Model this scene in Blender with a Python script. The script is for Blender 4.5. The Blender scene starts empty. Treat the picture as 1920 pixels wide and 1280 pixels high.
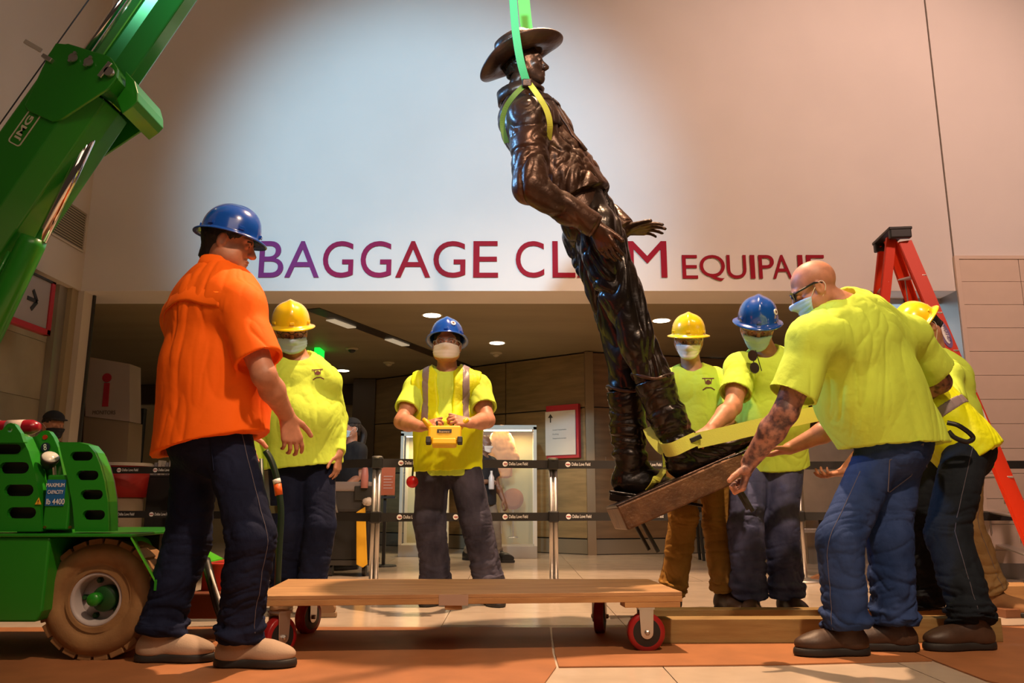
import bpy, math, random
import numpy as np
from mathutils import Vector, Matrix
from mathutils.bvhtree import BVHTree

random.seed(7); RNG = np.random.RandomState(7)
SC = bpy.context.scene
COL = SC.collection

# ------------------------------------------------------------------ camera
CAMH = 0.61; F_PX = 1500.0; TH = math.atan(0.2); CT = math.cos(TH); ST = math.sin(TH)
cam_d = bpy.data.cameras.new('camera'); cam = bpy.data.objects.new('camera', cam_d); COL.objects.link(cam)
cam_d.sensor_width = 36.0; cam_d.lens = 36.0 * F_PX / 1920.0
cam.location = (0, 0, CAMH); cam.rotation_euler = (math.pi / 2 + TH, 0, 0)
cam_d.clip_start = 0.05; cam_d.clip_end = 100
SC.camera = cam

def P(x, y, Y):
    """point of the hall that lies at depth Y on the line of sight of photo point (x, y)"""
    u, v = x - 960.0, 640.0 - y
    s = Y / (F_PX * CT - v * ST)
    return np.array([u * s, Y, CAMH + (F_PX * ST + v * CT) * s])
def FL(x, y, z=0.0):
    """point of the horizontal plane at height z"""
    u, v = x - 960.0, 640.0 - y
    s = (z - CAMH) / (F_PX * ST + v * CT)
    return np.array([u * s, (F_PX * CT - v * ST) * s, z])

# ------------------------------------------------------------------ world, lamps, exposure
SC.view_settings.view_transform = 'Standard'
SC.view_settings.look = 'None'
SC.view_settings.exposure = 0.0
SC.view_settings.gamma = 1.0
SC.view_settings.use_curve_mapping = False
wd = bpy.data.worlds.new('hall_ambient'); SC.world = wd; wd.use_nodes = True
wd.node_tree.nodes['Background'].inputs[0].default_value = (1.0, 0.66, 0.42, 1)
wd.node_tree.nodes['Background'].inputs[1].default_value = 0.035

def aim(o, target):
    d = Vector(target) - o.location
    o.rotation_euler = d.to_track_quat('-Z', 'Y').to_euler()
def spot(name, loc, tgt, power, color, size_deg, blend, radius):
    l = bpy.data.lights.new(name, 'SPOT'); o = bpy.data.objects.new(name, l); COL.objects.link(o)
    l.energy = power; l.color = color; l.spot_size = math.radians(size_deg); l.spot_blend = blend; l.shadow_soft_size = radius
    o.location = loc; aim(o, tgt); return o
def area(name, loc, tgt, power, color, sx, sy):
    l = bpy.data.lights.new(name, 'AREA'); o = bpy.data.objects.new(name, l); COL.objects.link(o)
    l.shape = 'RECTANGLE'; l.size = sx; l.size_y = sy; l.energy = power; l.color = color
    o.location = loc; aim(o, tgt); return o
WARM = (1.0, 0.62, 0.36); COOL = (0.45, 0.78, 1.0)
spot('hall_spot_key', (0.55, 4.75, 6.0), (0.45, 4.0, 0), 2300, WARM, 68, 0.25, 0.06)
spot('front_fill_spot', (1.2, 0.2, 5.2), (0.3, 4.4, 1.0), 850, (1.0, 0.68, 0.44), 58, 0.5, 0.12)  # added warm fill from the front, no actual fixture
spot('daylight_from_high_window', (-1.3, -1.5, 4.6), (-0.75, 6.7, 3.3), 2400, COOL, 34, 0.75, 0.22)
spot('daylight_side', (-3.3, 4.7, 4.0), (0.1, 4.2, 2.5), 850, (0.16, 0.48, 1.0), 27, 0.5, 0.25)
spot('wall_wash_right', (4.4, 2.2, 5.8), (3.0, 6.7, 3.4), 850, (1.0, 0.62, 0.48), 80, 0.9, 0.3)
area('hall_fill', (0.5, -1.2, 4.2), (0.2, 4.5, 1.0), 38, (1.0, 0.74, 0.55), 3.0, 2.0)

# ------------------------------------------------------------------ materials
MATS = {}
def mat(name, col, rough=0.6, metal=0.0, var=0.0, vscale=8.0, bump=0.0, bscale=60.0, col2=None, spec=0.5, coat=0.0,
        stretch=(1, 1, 1), bdist=0.01, emit=None, estr=0.0, alpha=1.0, trans=0.0, detail=3.0, sheen=0.0, lo=0.35, hi=0.65):
    if name in MATS: return MATS[name]
    m = bpy.data.materials.new(name); m.use_nodes = True; nt = m.node_tree; b = nt.nodes['Principled BSDF']
    b.inputs['Base Color'].default_value = (*col, 1); b.inputs['Roughness'].default_value = rough
    b.inputs['Metallic'].default_value = metal; b.inputs['Specular IOR Level'].default_value = spec
    b.inputs['Coat Weight'].default_value = coat; b.inputs['Coat Roughness'].default_value = 0.08
    b.inputs['Alpha'].default_value = alpha; b.inputs['Transmission Weight'].default_value = trans
    b.inputs['Sheen Weight'].default_value = sheen
    if emit: b.inputs['Emission Color'].default_value = (*emit, 1); b.inputs['Emission Strength'].default_value = estr
    if var or col2 or bump:
        tc = nt.nodes.new('ShaderNodeTexCoord'); mp = nt.nodes.new('ShaderNodeMapping')
        mp.inputs['Scale'].default_value = stretch
        nt.links.new(tc.outputs['Object'], mp.inputs['Vector'])
        if var or col2:
            n = nt.nodes.new('ShaderNodeTexNoise'); n.inputs['Scale'].default_value = vscale; n.inputs['Detail'].default_value = detail
            nt.links.new(mp.outputs[0], n.inputs['Vector'])
            r = nt.nodes.new('ShaderNodeValToRGB'); r.color_ramp.elements[0].position = lo; r.color_ramp.elements[1].position = hi
            c2 = col2 if col2 else tuple(min(1, c * (1 + var)) for c in col)
            c1 = col if col2 else tuple(c * (1 - var) for c in col)
            r.color_ramp.elements[0].color = (*c1, 1); r.color_ramp.elements[1].color = (*c2, 1)
            nt.links.new(n.outputs['Fac'], r.inputs['Fac']); nt.links.new(r.outputs['Color'], b.inputs['Base Color'])
        if bump:
            n2 = nt.nodes.new('ShaderNodeTexNoise'); n2.inputs['Scale'].default_value = bscale; n2.inputs['Detail'].default_value = 4
            nt.links.new(mp.outputs[0], n2.inputs['Vector'])
            bp = nt.nodes.new('ShaderNodeBump'); bp.inputs['Strength'].default_value = bump; bp.inputs['Distance'].default_value = bdist
            nt.links.new(n2.outputs['Fac'], bp.inputs['Height']); nt.links.new(bp.outputs[0], b.inputs['Normal'])
    MATS[name] = m
    return m

# ------------------------------------------------------------------ object helpers
def newmesh(name, verts, faces, m, smooth=False, mids=None):
    me = bpy.data.meshes.new(name)
    v = np.asarray(verts, dtype=np.float32).reshape(-1, 3)
    if isinstance(faces, np.ndarray):
        n = len(faces); k = faces.shape[1]
        me.vertices.add(len(v)); me.vertices.foreach_set('co', v.ravel())
        me.loops.add(n * k); me.loops.foreach_set('vertex_index', faces.astype(np.int32).ravel())
        me.polygons.add(n); me.polygons.foreach_set('loop_start', np.arange(0, n * k, k, dtype=np.int32))
        me.update(calc_edges=True)
    else:
        me.from_pydata([tuple(map(float, p)) for p in v], [], faces)
    for mm in (m if isinstance(m, (list, tuple)) else [m]): me.materials.append(mm)
    if smooth: me.polygons.foreach_set('use_smooth', [True] * len(me.polygons))
    if mids is not None: me.polygons.foreach_set('material_index', np.asarray(mids, dtype=np.int32))
    me.update(); return me

def tag(o, label=None, cat=None, group=None, kind=None):
    if label: o['label'] = label
    if cat: o['category'] = cat
    if group: o['group'] = group
    if kind: o['kind'] = kind
    return o
def thing(name, label, cat, loc=(0, 0, 0), group=None, rot=(0, 0, 0)):
    o = bpy.data.objects.new(name, None); COL.objects.link(o); o.empty_display_size = 0.1
    o.location = [float(c) for c in loc]; o.rotation_euler = rot
    return tag(o, label, cat, group)
ORIG = {}
def wloc(o):
    """world position of the origin of an unrotated chain"""
    l = Vector(o.location); q = o.parent
    while q is not None: l = l + Vector(q.location); q = q.parent
    return l
def obj(name, verts, faces, m, parent=None, smooth=False, mids=None, bev=0.0, label=None):
    """verts in world space; the object's origin is set to its base centre"""
    v = np.asarray(verts, dtype=np.float64).reshape(-1, 3)
    c = np.array([(v[:, 0].min() + v[:, 0].max()) / 2, (v[:, 1].min() + v[:, 1].max()) / 2, v[:, 2].min()])
    me = newmesh(name, v - c, faces, m, smooth, mids)
    o = bpy.data.objects.new(name, me); COL.objects.link(o)
    if parent is None: o.location = c
    else:
        o.parent = parent; o.location = Vector(c) - wloc(parent)
    if bev:
        b = o.modifiers.new('bevel', 'BEVEL'); b.width = bev; b.segments = 2; b.limit_method = 'ANGLE'; b.angle_limit = 0.6
    if label: o['label'] = label
    return o
def copy_tree(o, parent=None):
    c = o.copy(); COL.objects.link(c)
    if parent is not None: c.parent = parent
    for ch in list(o.children): copy_tree(ch, c)
    return c

def nrm(v):
    v = np.asarray(v, dtype=float); n = np.linalg.norm(v); return v / n if n > 1e-9 else v
def frame(z, up=(0, 0, 1)):
    """3x3 with third column z"""
    z = nrm(z); x = np.cross(up, z)
    if np.linalg.norm(x) < 1e-4: x = np.cross((0, 1, 0), z)
    x = nrm(x); y = np.cross(z, x); return np.stack([x, y, z], 1)

class MB:
    def __init__(s): s.v = []; s.f = []
    def add(s, vs, fs):
        o = len(s.v); s.v += [tuple(map(float, p)) for p in vs]; s.f += [tuple(i + o for i in f) for f in fs]; return s
    def hexa(s, p):
        return s.add(p, [(0, 3, 2, 1), (4, 5, 6, 7), (0, 1, 5, 4), (1, 2, 6, 5), (2, 3, 7, 6), (3, 0, 4, 7)])
    def box(s, a, b):
        x0, y0, z0 = np.minimum(a, b); x1, y1, z1 = np.maximum(a, b)
        return s.hexa([(x0, y0, z0), (x1, y0, z0), (x1, y1, z0), (x0, y1, z0), (x0, y0, z1), (x1, y0, z1), (x1, y1, z1), (x0, y1, z1)])
    def obox(s, c, half, R):
        c = np.asarray(c, float); R = np.asarray(R, float); h = half
        q = [(-1, -1, -1), (1, -1, -1), (1, 1, -1), (-1, 1, -1), (-1, -1, 1), (1, -1, 1), (1, 1, 1), (-1, 1, 1)]
        return s.hexa([c + R @ (np.array(k) * h) for k in q])
    def beam(s, a, b, w, h, up=(0, 0, 1)):
        """box from a to b, w across, h along up"""
        a = np.asarray(a, float); b = np.asarray(b, float); R = frame(b - a, up)
        return s.obox((a + b) / 2, (w / 2, h / 2, np.linalg.norm(b - a) / 2), R)
    def tube(s, pts, r, n=12, caps=True, flat=None):
        pts = [np.asarray(p, float) for p in pts]; rs = r if hasattr(r, '__len__') else [r] * len(pts)
        T = [nrm(pts[min(i + 1, len(pts) - 1)] - pts[max(i - 1, 0)]) for i in range(len(pts))]
        x = frame(T[0])[:, 0]; vs = []
        for p, t, rr in zip(pts, T, rs):
            x = nrm(x - t * np.dot(x, t)); y = np.cross(t, x)
            for k in range(n):
                a = 2 * math.pi * k / n
                vs.append(p + rr * (math.cos(a) * x + math.sin(a) * y))
        fs = [(i * n + k, i * n + (k + 1) % n, (i + 1) * n + (k + 1) % n, (i + 1) * n + k) for i in range(len(pts) - 1) for k in range(n)]
        if caps: fs += [tuple(range(n - 1, -1, -1)), tuple((len(pts) - 1) * n + k for k in range(n))]
        return s.add(vs, fs)
    def lathe(s, prof, c, axis=(0, 0, 1), n=32, up=(0, 0, 1), caps=True):
        """prof: [(radius, height)] along axis"""
        R = frame(axis, up); c = np.asarray(c, float); vs = []
        for r, h in prof:
            for k in range(n):
                a = 2 * math.pi * k / n; vs.append(c + R @ np.array([r * math.cos(a), r * math.sin(a), h]))
        m = len(prof)
        fs = [(i * n + k, i * n + (k + 1) % n, (i + 1) * n + (k + 1) % n, (i + 1) * n + k) for i in range(m - 1) for k in range(n)]
        if caps: fs += [tuple(range(n - 1, -1, -1)), tuple((m - 1) * n + k for k in range(n))]
        return s.add(vs, fs)
    def prism(s, poly, o, ex, ey, d):
        """polygon in the plane o + x ex + y ey, thickened by vector d"""
        o, ex, ey, d = [np.asarray(q, float) for q in (o, ex, ey, d)]
        n = len(poly); b = [o + p[0] * ex + p[1] * ey for p in poly]; t = [q + d for q in b]
        return s.add(b + t, [tuple(range(n - 1, -1, -1)), tuple(range(n, 2 * n))] + [(i, (i + 1) % n, (i + 1) % n + n, i + n) for i in range(n)])
    def ribbon(s, pts, widths, normals, th=0.003):
        """flat strap through pts; widths are vectors across, normals the faces' directions"""
        n = len(pts); vs = []
        for p, w, q in zip(pts, widths, normals):
            p = np.asarray(p, float); w = np.asarray(w, float) / 2; q = nrm(q) * th / 2
            vs += [p - w - q, p + w - q, p + w + q, p - w + q]
        fs = [(i * 4 + k, i * 4 + (k + 1) % 4, (i + 1) * 4 + (k + 1) % 4, (i + 1) * 4 + k) for i in range(n - 1) for k in range(4)]
        fs += [(3, 2, 1, 0), tuple(4 * (n - 1) + k for k in range(4))]
        return s.add(vs, fs)
    def build(s, name, m, parent=None, smooth=False, bev=0.0, label=None):
        return obj(name, s.v, s.f, m, parent, smooth, None, bev, label)

def smooth_path(pts, n=6):
    """Catmull-Rom through pts"""
    pts = [np.asarray(p, float) for p in pts]; q = [2 * pts[0] - pts[1]] + pts + [2 * pts[-1] - pts[-2]]; out = []
    for i in range(1, len(q) - 2):
        for k in range(n):
            t = k / n
            out.append(0.5 * ((2 * q[i]) + (-q[i - 1] + q[i + 1]) * t + (2 * q[i - 1] - 5 * q[i] + 4 * q[i + 1] - q[i + 2]) * t * t + (-q[i - 1] + 3 * q[i] - 3 * q[i + 1] + q[i + 2]) * t ** 3))
    out.append(pts[-1]); return out

_txt = {}
def text_geo(s, size, extrude=0.0, offset=0.0, align='LEFT', spacing=1.0, line=1.0):
    """lettering in the XY plane as (verts, faces)"""
    key = (s, size, extrude, offset, align, spacing, line)
    if key in _txt: return _txt[key]
    c = bpy.data.curves.new('lettering', 'FONT'); c.body = s; c.size = size; c.extrude = extrude; c.offset = offset
    c.align_x = align; c.space_character = spacing; c.space_line = line; c.resolution_u = 6
    o = bpy.data.objects.new('lettering', c); COL.objects.link(o)
    dg = bpy.context.evaluated_depsgraph_get(); me = bpy.data.meshes.new_from_object(o.evaluated_get(dg))
    v = np.array([tuple(q.co) for q in me.vertices]).reshape(-1, 3); f = [tuple(p.vertices) for p in me.polygons]
    bpy.data.objects.remove(o); bpy.data.curves.remove(c); bpy.data.meshes.remove(me)
    _txt[key] = (v, f); return v, f
def text_on(name, s, size, o, ex, ey, m, parent, extrude=0.0015, offset=0.0, align='CENTER', spacing=1.0, fit=None, line=1.0):
    """text laid at o with axes ex (reading direction) and ey (up); fit=(width, height) stretches it"""
    v, f = text_geo(s, size, extrude, offset, align, spacing, line); v = v.copy()
    ex, ey = nrm(ex), nrm(ey); ez = np.cross(ex, ey)
    if fit:
        w = v[:, 0].max() - v[:, 0].min(); h = v[:, 1].max() - v[:, 1].min()
        v[:, 0] = (v[:, 0] - v[:, 0].min()) * fit[0] / w; v[:, 1] = (v[:, 1] - v[:, 1].min()) * fit[1] / h
        if align == 'CENTER': v[:, 0] -= fit[0] / 2; v[:, 1] -= fit[1] / 2
    w = np.asarray(o, float) + v[:, :1] * ex + v[:, 1:2] * ey + (v[:, 2:3] + extrude * 0.6) * ez
    return obj(name, w, f, m, parent)
# ------------------------------------------------------------------ surfaces of the hall
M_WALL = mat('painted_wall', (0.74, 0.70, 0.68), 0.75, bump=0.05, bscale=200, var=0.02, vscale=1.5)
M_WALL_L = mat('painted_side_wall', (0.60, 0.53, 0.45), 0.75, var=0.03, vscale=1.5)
M_STONE = mat('stone_cladding', (0.36, 0.31, 0.21), 0.5, var=0.12, vscale=2.5, bump=0.05, bscale=40)
M_TILE = mat('cream_wall_tile', (0.72, 0.58, 0.48), 0.45, var=0.04, vscale=3)
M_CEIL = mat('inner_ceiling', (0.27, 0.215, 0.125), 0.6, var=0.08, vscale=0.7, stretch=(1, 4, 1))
M_FLOOR = mat('polished_floor_tile', (0.60, 0.50, 0.40), 0.16, var=0.07, vscale=5, bump=0.01, bscale=30, spec=0.5)
M_GROUT = mat('floor_joint', (0.25, 0.2, 0.16), 0.7)
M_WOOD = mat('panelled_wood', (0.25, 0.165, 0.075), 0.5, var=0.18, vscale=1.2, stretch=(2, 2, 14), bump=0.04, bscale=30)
M_STEEL = mat('brushed_steel', (0.52, 0.50, 0.48), 0.42, metal=1.0, bump=0.03, bscale=90, stretch=(1, 1, 0.1))
M_DARK = mat('dark_metal', (0.03, 0.028, 0.026), 0.5)
M_BOARD = mat('brown_hardboard', (0.36, 0.145, 0.055), 0.55, var=0.10, vscale=6, bump=0.08, bscale=180, detail=6)
M_BLACK = mat('black_plastic', (0.012, 0.012, 0.013), 0.45)
M_RED = mat('red_sign_frame', (0.42, 0.015, 0.03), 0.45)
M_WHITEP = mat('white_print', (0.85, 0.85, 0.85), 0.6)
M_GLOW = mat('lamp_glow', (1, 0.95, 0.85), 0.5, emit=(1.0, 0.9, 0.72), estr=9)

YW = 6.72; ZC = 2.40
XL = P(152, 545, YW)[0]; XS = P(1781, 420, YW)[0]; XR = P(1792, 545, YW)[0]
def struct(o): o['kind'] = 'structure'; return o

# floor: a slab under large tiles that stay separate as far as they can be told apart
struct(MB().box((-7, -0.5, -0.12), (8, 19, -0.012)).build('floor', M_GROUT))
fl = bpy.data.objects['floor']
tm = None; TS = 0.92
for j in range(0, 14):
    for i in range(-7, 8):
        x0 = i * TS - 0.35; y0 = 0.1 + j * TS
        if tm is None:
            tm = MB().box((x0, y0, -0.012), (x0 + TS - 0.004, y0 + TS - 0.004, 0.0)).build('tile', M_FLOOR, fl)
            base = (i, j); continue
        t = tm.copy(); COL.objects.link(t); t.location = tm.location + Vector(((i - base[0]) * TS, (j - base[1]) * TS, 0))
MB().box((-7, 0.1 + 14 * TS, -0.012), (8, 19, 0)).build('slab', M_FLOOR, fl)

# front wall with the lettering, and its soffit
ZT = 6.6
w = struct(MB().box((XL - 0.3, YW, ZC), (XS - 0.006, YW + 0.46, ZT)).build('wall_front', M_WALL, bev=0.004))
w2 = struct(MB().box((XS + 0.006, YW - 0.004, ZC), (8, YW + 0.46, ZT)).build('wall_front_right', M_WALL))
zt0 = P(1800, 487, YW)[2]
MB().box((XS - 0.006, YW + 0.02, ZC), (XS + 0.006, YW + 0.03, ZT)).build('joint', M_GROUT, w)
# pier right of the opening, clad in tiles
pier = struct(MB().box((XR + 0.05, YW + 0.0, 0), (8, YW + 0.46, ZC)).build('wall_right', M_WALL))
tw, thh = 0.515, 0.205; xt = P(1790, 520, YW)[0]; k = 0
tproto = None
for r in range(0, 14):
    for c in range(0, 4):
        z1 = zt0 - r * thh; z0 = max(z1 - thh + 0.004, 0.0)
        if z1 < 0.02: continue
        x0 = xt + 0.045 + c * tw
        MB().box((x0, YW - 0.022, z0), (x0 + tw - 0.004, YW - 0.004, z1)).build('tile', M_TILE, pier)
MB().box((xt, YW - 0.03, 0), (xt + 0.04, YW - 0.004, zt0 + 0.03)).box((xt + 0.04, YW - 0.03, zt0), (8, YW - 0.004, zt0 + 0.03)).build('trim', M_TILE, pier)
MB().box((xt + 0.04, YW - 0.034, 0), (8, YW - 0.022, 0.12)).build('baseboard', M_STEEL, pier)

# left wall: painted bulkhead above, stone cladding under it
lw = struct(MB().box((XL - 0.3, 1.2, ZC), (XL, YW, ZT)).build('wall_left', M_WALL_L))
ls = struct(MB().box((XL - 0.3, 1.2, 0), (XL - 0.132, YW - 0.05, ZC - 0.001)).build('wall_left_lower', M_GROUT))
for r in range(5):
    for c in range(7):
        y0 = 1.2 + c * 0.78; y1 = min(y0 + 0.775, YW - 0.13); z0 = r * 0.475; z1 = min(z0 + 0.471, ZC - 0.004)
        MB().box((XL - 0.132, y0, z0), (XL - 0.12, y1, z1)).build('slab', M_STONE, ls)
# ventilation grille in the left bulkhead
vy0, vy1 = 4.55, 6.55
def on_left(x, y):
    """point of the plane of the left wall"""
    u, v = x - 960.0, 640.0 - y; s = XL / u
    return np.array([XL, (F_PX * CT - v * ST) * s, CAMH + (F_PX * ST + v * CT) * s])
g0 = on_left(162, 400); g1 = on_left(162, 478)
gr = thing('ventilation_grille', 'dark slatted ventilation grille high in the left wall', 'grille', (XL, 5.8, g1[2]))
gy0, gy1, gz0, gz1 = 4.6, g0[1], g1[2], g0[2]
MB().box((XL - 0.001, gy0, gz0), (XL + 0.004, gy1, gz1)).build('backing', M_DARK, gr)
f = MB()
for a, b in (((gy0, gz0), (gy1, gz0 + 0.012)), ((gy0, gz1 - 0.012), (gy1, gz1)), ((gy0, gz0), (gy0 + 0.012, gz1)), ((gy1 - 0.012, gz0), (gy1, gz1)), ((5.6, gz0), (5.612, gz1))):
    f.box((XL, a[0], a[1]), (XL + 0.016, b[0], b[1]))
f.build('frame', M_WALL_L, gr)
sl = None
for k in range(15):
    z = gz0 + 0.02 + k * (gz1 - gz0 - 0.04) / 14
    if sl is None:
        sl = MB().hexa([(XL + .002, gy0, z - .006), (XL + .014, gy0, z), (XL + .014, gy0, z + .003), (XL + .002, gy0, z - .003),
                        (XL + .002, gy1, z - .006), (XL + .014, gy1, z), (XL + .014, gy1, z + .003), (XL + .002, gy1, z - .003)]).build('slat', mat('slat_paint', (0.42, 0.37, 0.28), 0.6), gr); z00 = z
    else:
        s2 = sl.copy(); COL.objects.link(s2); s2.location.z += z - z00

# jamb at the left end of the opening
jb = struct(MB().box((XL - 0.14, YW - 0.10, 0), (XL - 0.02, YW + 0.02, ZC)).build('trim_2', mat('jamb_paint', (0.33, 0.26, 0.16), 0.6)))
MB().box((XL - 0.119, YW - 0.22, 0), (XL - 0.06, YW - 0.10, ZC)).build('post', M_STEEL, jb)
MB().box((XL + 0.02, YW + 0.14, 0), (XL + 0.05, YW + 0.165, ZC)).build('post', M_DARK, jb)
MB().box((XL - 0.02, YW, 0), (XL + 0.03, YW + 0.14, ZC)).build('panel', M_WALL_L, jb)

# low ceiling behind the opening
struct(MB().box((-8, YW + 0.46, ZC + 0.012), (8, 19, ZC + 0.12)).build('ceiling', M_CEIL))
struct(MB().box((-7, 1.2, ZT), (8, YW, ZT + 0.1)).build('ceiling_high', M_WALL))
# slot in the ceiling with two painted glints
a = FL(585, 578, ZC + 0.012); b = FL(900, 696, ZC + 0.012)
sl_t = thing('ceiling_slot', 'long dark recessed light slot running diagonally across the low ceiling', 'ceiling light', (a + b) / 2)
MB().beam(a, b, 0.17, 0.014).build('channel', mat('bronze_channel', (0.07, 0.05, 0.04), 0.3, metal=0.6), sl_t)
for (x, y) in ((640, 607), (745, 642)):
    c = FL(x, y, ZC + 0.0); d = nrm(b - a)
    MB().beam(c - d * 0.20, c + d * 0.20, 0.10, 0.01).build('lens', mat('slot_glint', (0.8, 0.75, 0.6), 0.3, emit=(1.0, 0.85, 0.6), estr=.3), sl_t)  # each lens is a glowing plate in place of a glint
# recessed downlights
dl = None; DL = [(810, 590), (932, 642), (643, 694), (253, 722), (266, 768), (1338, 675), (1560, 600), (1240, 600)]
NMS = ['nearest the wall, above the worker with the remote', 'to the right of the worker with the remote', 'between the yellow helmet worker and the slot',
       'beside the information monolith', 'above the screen by the monolith', 'beside the shoulder of the strap holder', 'behind the bald man', 'behind the legs of the statue']
for i, (x, y) in enumerate(DL):
    c = FL(x, y, ZC + 0.012)
    if dl is None:
        dl = thing('downlight', '', 'ceiling light', c)
        MB().lathe([(0.105, 0.0), (0.105, 0.006), (0.088, 0.008)], c - np.array([0, 0, 0.006]), (0, 0, 1), 24).build('trim_ring', mat('ring', (0.6, 0.5, 0.35), 0.4), dl)
        MB().lathe([(0.085, -0.009), (0.085, 0.0)], c, (0, 0, 1), 24).build('lens', M_GLOW, dl); o = dl
    else:
        o = copy_tree(dl); o.location = Vector(c)
    tag(o, 'round bright recessed downlight ' + NMS[i], 'ceiling light', 'recessed downlights in the low ceiling')
    if i in (0, 1, 5):
        l = bpy.data.lights.new('downlight_glow', 'SPOT'); lo = bpy.data.objects.new('downlight_glow', l); COL.objects.link(lo)
        l.energy = 42; l.color = (1.0, 0.72, 0.40); l.spot_size = 2.4; l.spot_blend = 0.8; l.shadow_soft_size = 0.08; lo.location = (c[0], c[1], ZC - 0.03)
# smoke detectors / camera dome
for (x, y, nm, lb, ct) in ((660, 653, 'camera_dome', 'small dark dome camera hanging under the low ceiling', 'camera'), (729, 679, 'smoke_detector', 'small white smoke detector left of the blue helmet worker', 'detector'), (930, 661, 'smoke_detector', 'small white detector right of the blue helmet worker', 'detector')):
    c = FL(x, y, ZC + 0.012); t = thing(nm, lb, ct, c)
    MB().lathe([(0.075, 0), (0.075, -0.012), (0.05, -0.02)], c, (0, 0, 1), 20).build('base', mat('dome_white', (0.5, 0.42, 0.28), 0.5), t)
    MB().lathe([(0.045, -0.018), (0.042, -0.035), (0.02, -0.052), (0.004, -0.055)], c, (0, 0, 1), 20).build('dome', M_DARK if nm == 'camera_dome' else mat('dome_white', (0.5, 0.42, 0.28)), t, smooth=True)
# green exit sign
c = P(597, 660, 9.5)
t = thing('exit_sign', 'small glowing green exit sign hanging behind the yellow helmet worker', 'sign', c + np.array([0, 0, 0.1]))
MB().box(c + (-0.02, -0.12, -0.12), c + (0.045, 0.12, 0.12)).build('panel', mat('exit_green', (0.0, 0.5, 0.05), 0.5, emit=(0.01, 1.0, 0.06), estr=1.3), t)
MB().box(c + (-0.06, -0.15, 0.12), c + (0.085, 0.15, 0.145)).build('bracket', M_STEEL, t)

# wood wall with a protruding corner
CN = FL(1110, 1040); LW = P(700, 722, 11.9); LW[2] = 0; RWp = np.array([CN[0] + 5.2, CN[1] + 1.3, 0])
def wallrun(name, a, b, z0, z1, th, m, rows, cols, nm='panel'):
    """wall from a to b of separate panels on a dark core"""
    a = np.asarray(a, float); b = np.asarray(b, float); d = b - a; L = np.linalg.norm(d); d = d / L; n = np.array([d[1], -d[0], 0])
    up = np.array([0, 0, 1.0])
    def q(s, z, o): return a + d * s + up * z + n * o
    core = MB().hexa([q(0, z0, 0), q(L, z0, 0), q(L, z0, -th), q(0, z0, -th), q(0, z1, 0), q(L, z1, 0), q(L, z1, -th), q(0, z1, -th)]).build(name, M_DARK)
    struct(core)
    zz = [z0 + (z1 - z0) * r for r in rows]
    for i in range(cols):
        for j in range(len(zz) - 1):
            s0, s1 = L * i / cols + 0.008, L * (i + 1) / cols - 0.008; h0, h1 = zz[j] + 0.008, zz[j + 1] - 0.008
            MB().hexa([q(s0, h0, 0.02), q(s1, h0, 0.02), q(s1, h0, 0), q(s0, h0, 0), q(s0, h1, 0.02), q(s1, h1, 0.02), q(s1, h1, 0), q(s0, h1, 0)]).build(nm, M_STEELD if j == 0 else m, core)
    return core, q, L
M_STEELD = mat('kick_panel', (0.20, 0.16, 0.11), 0.4)
wc, qL, LL = wallrun('wall_back', LW, CN, 0, ZC, 0.15, M_WOOD, [0, .075, .42, .72, 1], 3)
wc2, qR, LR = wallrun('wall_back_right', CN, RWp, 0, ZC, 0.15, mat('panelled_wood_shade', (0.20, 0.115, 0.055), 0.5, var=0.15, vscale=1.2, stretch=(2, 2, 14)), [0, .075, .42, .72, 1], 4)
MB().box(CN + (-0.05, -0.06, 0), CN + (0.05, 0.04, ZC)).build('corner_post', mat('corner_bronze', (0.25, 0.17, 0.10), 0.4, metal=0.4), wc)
# lit opening at the far left of the wood wall, and the walls further back
struct(MB().box((-6.5, 12.6, 0), (LW[0] - 0.25, 12.75, ZC)).build('wall_far', mat('lit_plaster', (0.55, 0.45, 0.29), 0.7)))
struct(MB().box((LW[0] - 0.28, 11.8, 0), (LW[0] + 0.05, 12.1, ZC)).build('trim_3', mat('dark_post', (0.08, 0.05, 0.03), 0.5)))
struct(MB().box((-6.5, 12.4, 2.10), (LW[0] - .25, 12.55, ZC)).build('trim_4', MATS['dark_post']))
struct(MB().box((-9, YW, 0), (-8.8, 19, ZC)).build('wall_far_left', MATS['lit_plaster']))
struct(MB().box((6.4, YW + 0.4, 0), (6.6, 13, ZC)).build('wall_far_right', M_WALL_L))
# low pale wall behind the ladder
lo0 = FL(1495, 1052); struct(MB().box((lo0[0], 8.3, 0), (6.4, 8.45, 1.25)).build('wall_low', mat('pale_stone', (0.55, 0.45, 0.37), 0.5, var=.05)))
MB().box((lo0[0], 8.28, 0), (6.4, 8.3, 0.16)).build('baseboard', M_STEEL, bpy.data.objects['wall_low'])
# glazed side light by the right pier
wn = struct(MB().box((3.10, 6.98, 1.3), (3.14, 7.02, ZC)).box((3.52, 6.98, 1.3), (3.56, 7.02, ZC)).box((3.10, 6.98, ZC - 0.05), (XR + .05, 7.02, ZC)).box((3.10, 6.985, 1.86), (XR + .05, 7.015, 1.88)).build('window_1', M_STEEL))
M_GLASSB = mat('sky_glow_glass', (0.55, 0.72, 0.82), 0.08, spec=0.7, emit=(0.5, 0.75, 0.95), estr=0.5)  # panes glow faintly in place of reflected sky
for x0, x1 in ((3.14, 3.52), (3.56, XR + 0.0)):
    for z0, z1 in ((1.3, 1.86), (1.88, ZC - .05)):
        MB().box((x0, 7.0, z0), (x1, 7.008, z1)).build('pane', M_GLASSB, wn)
struct(MB().box((XR, YW - 0.012, 0), (XR + 0.05, YW + 0.5, ZC)).build('trim_5', M_STEEL))

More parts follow.
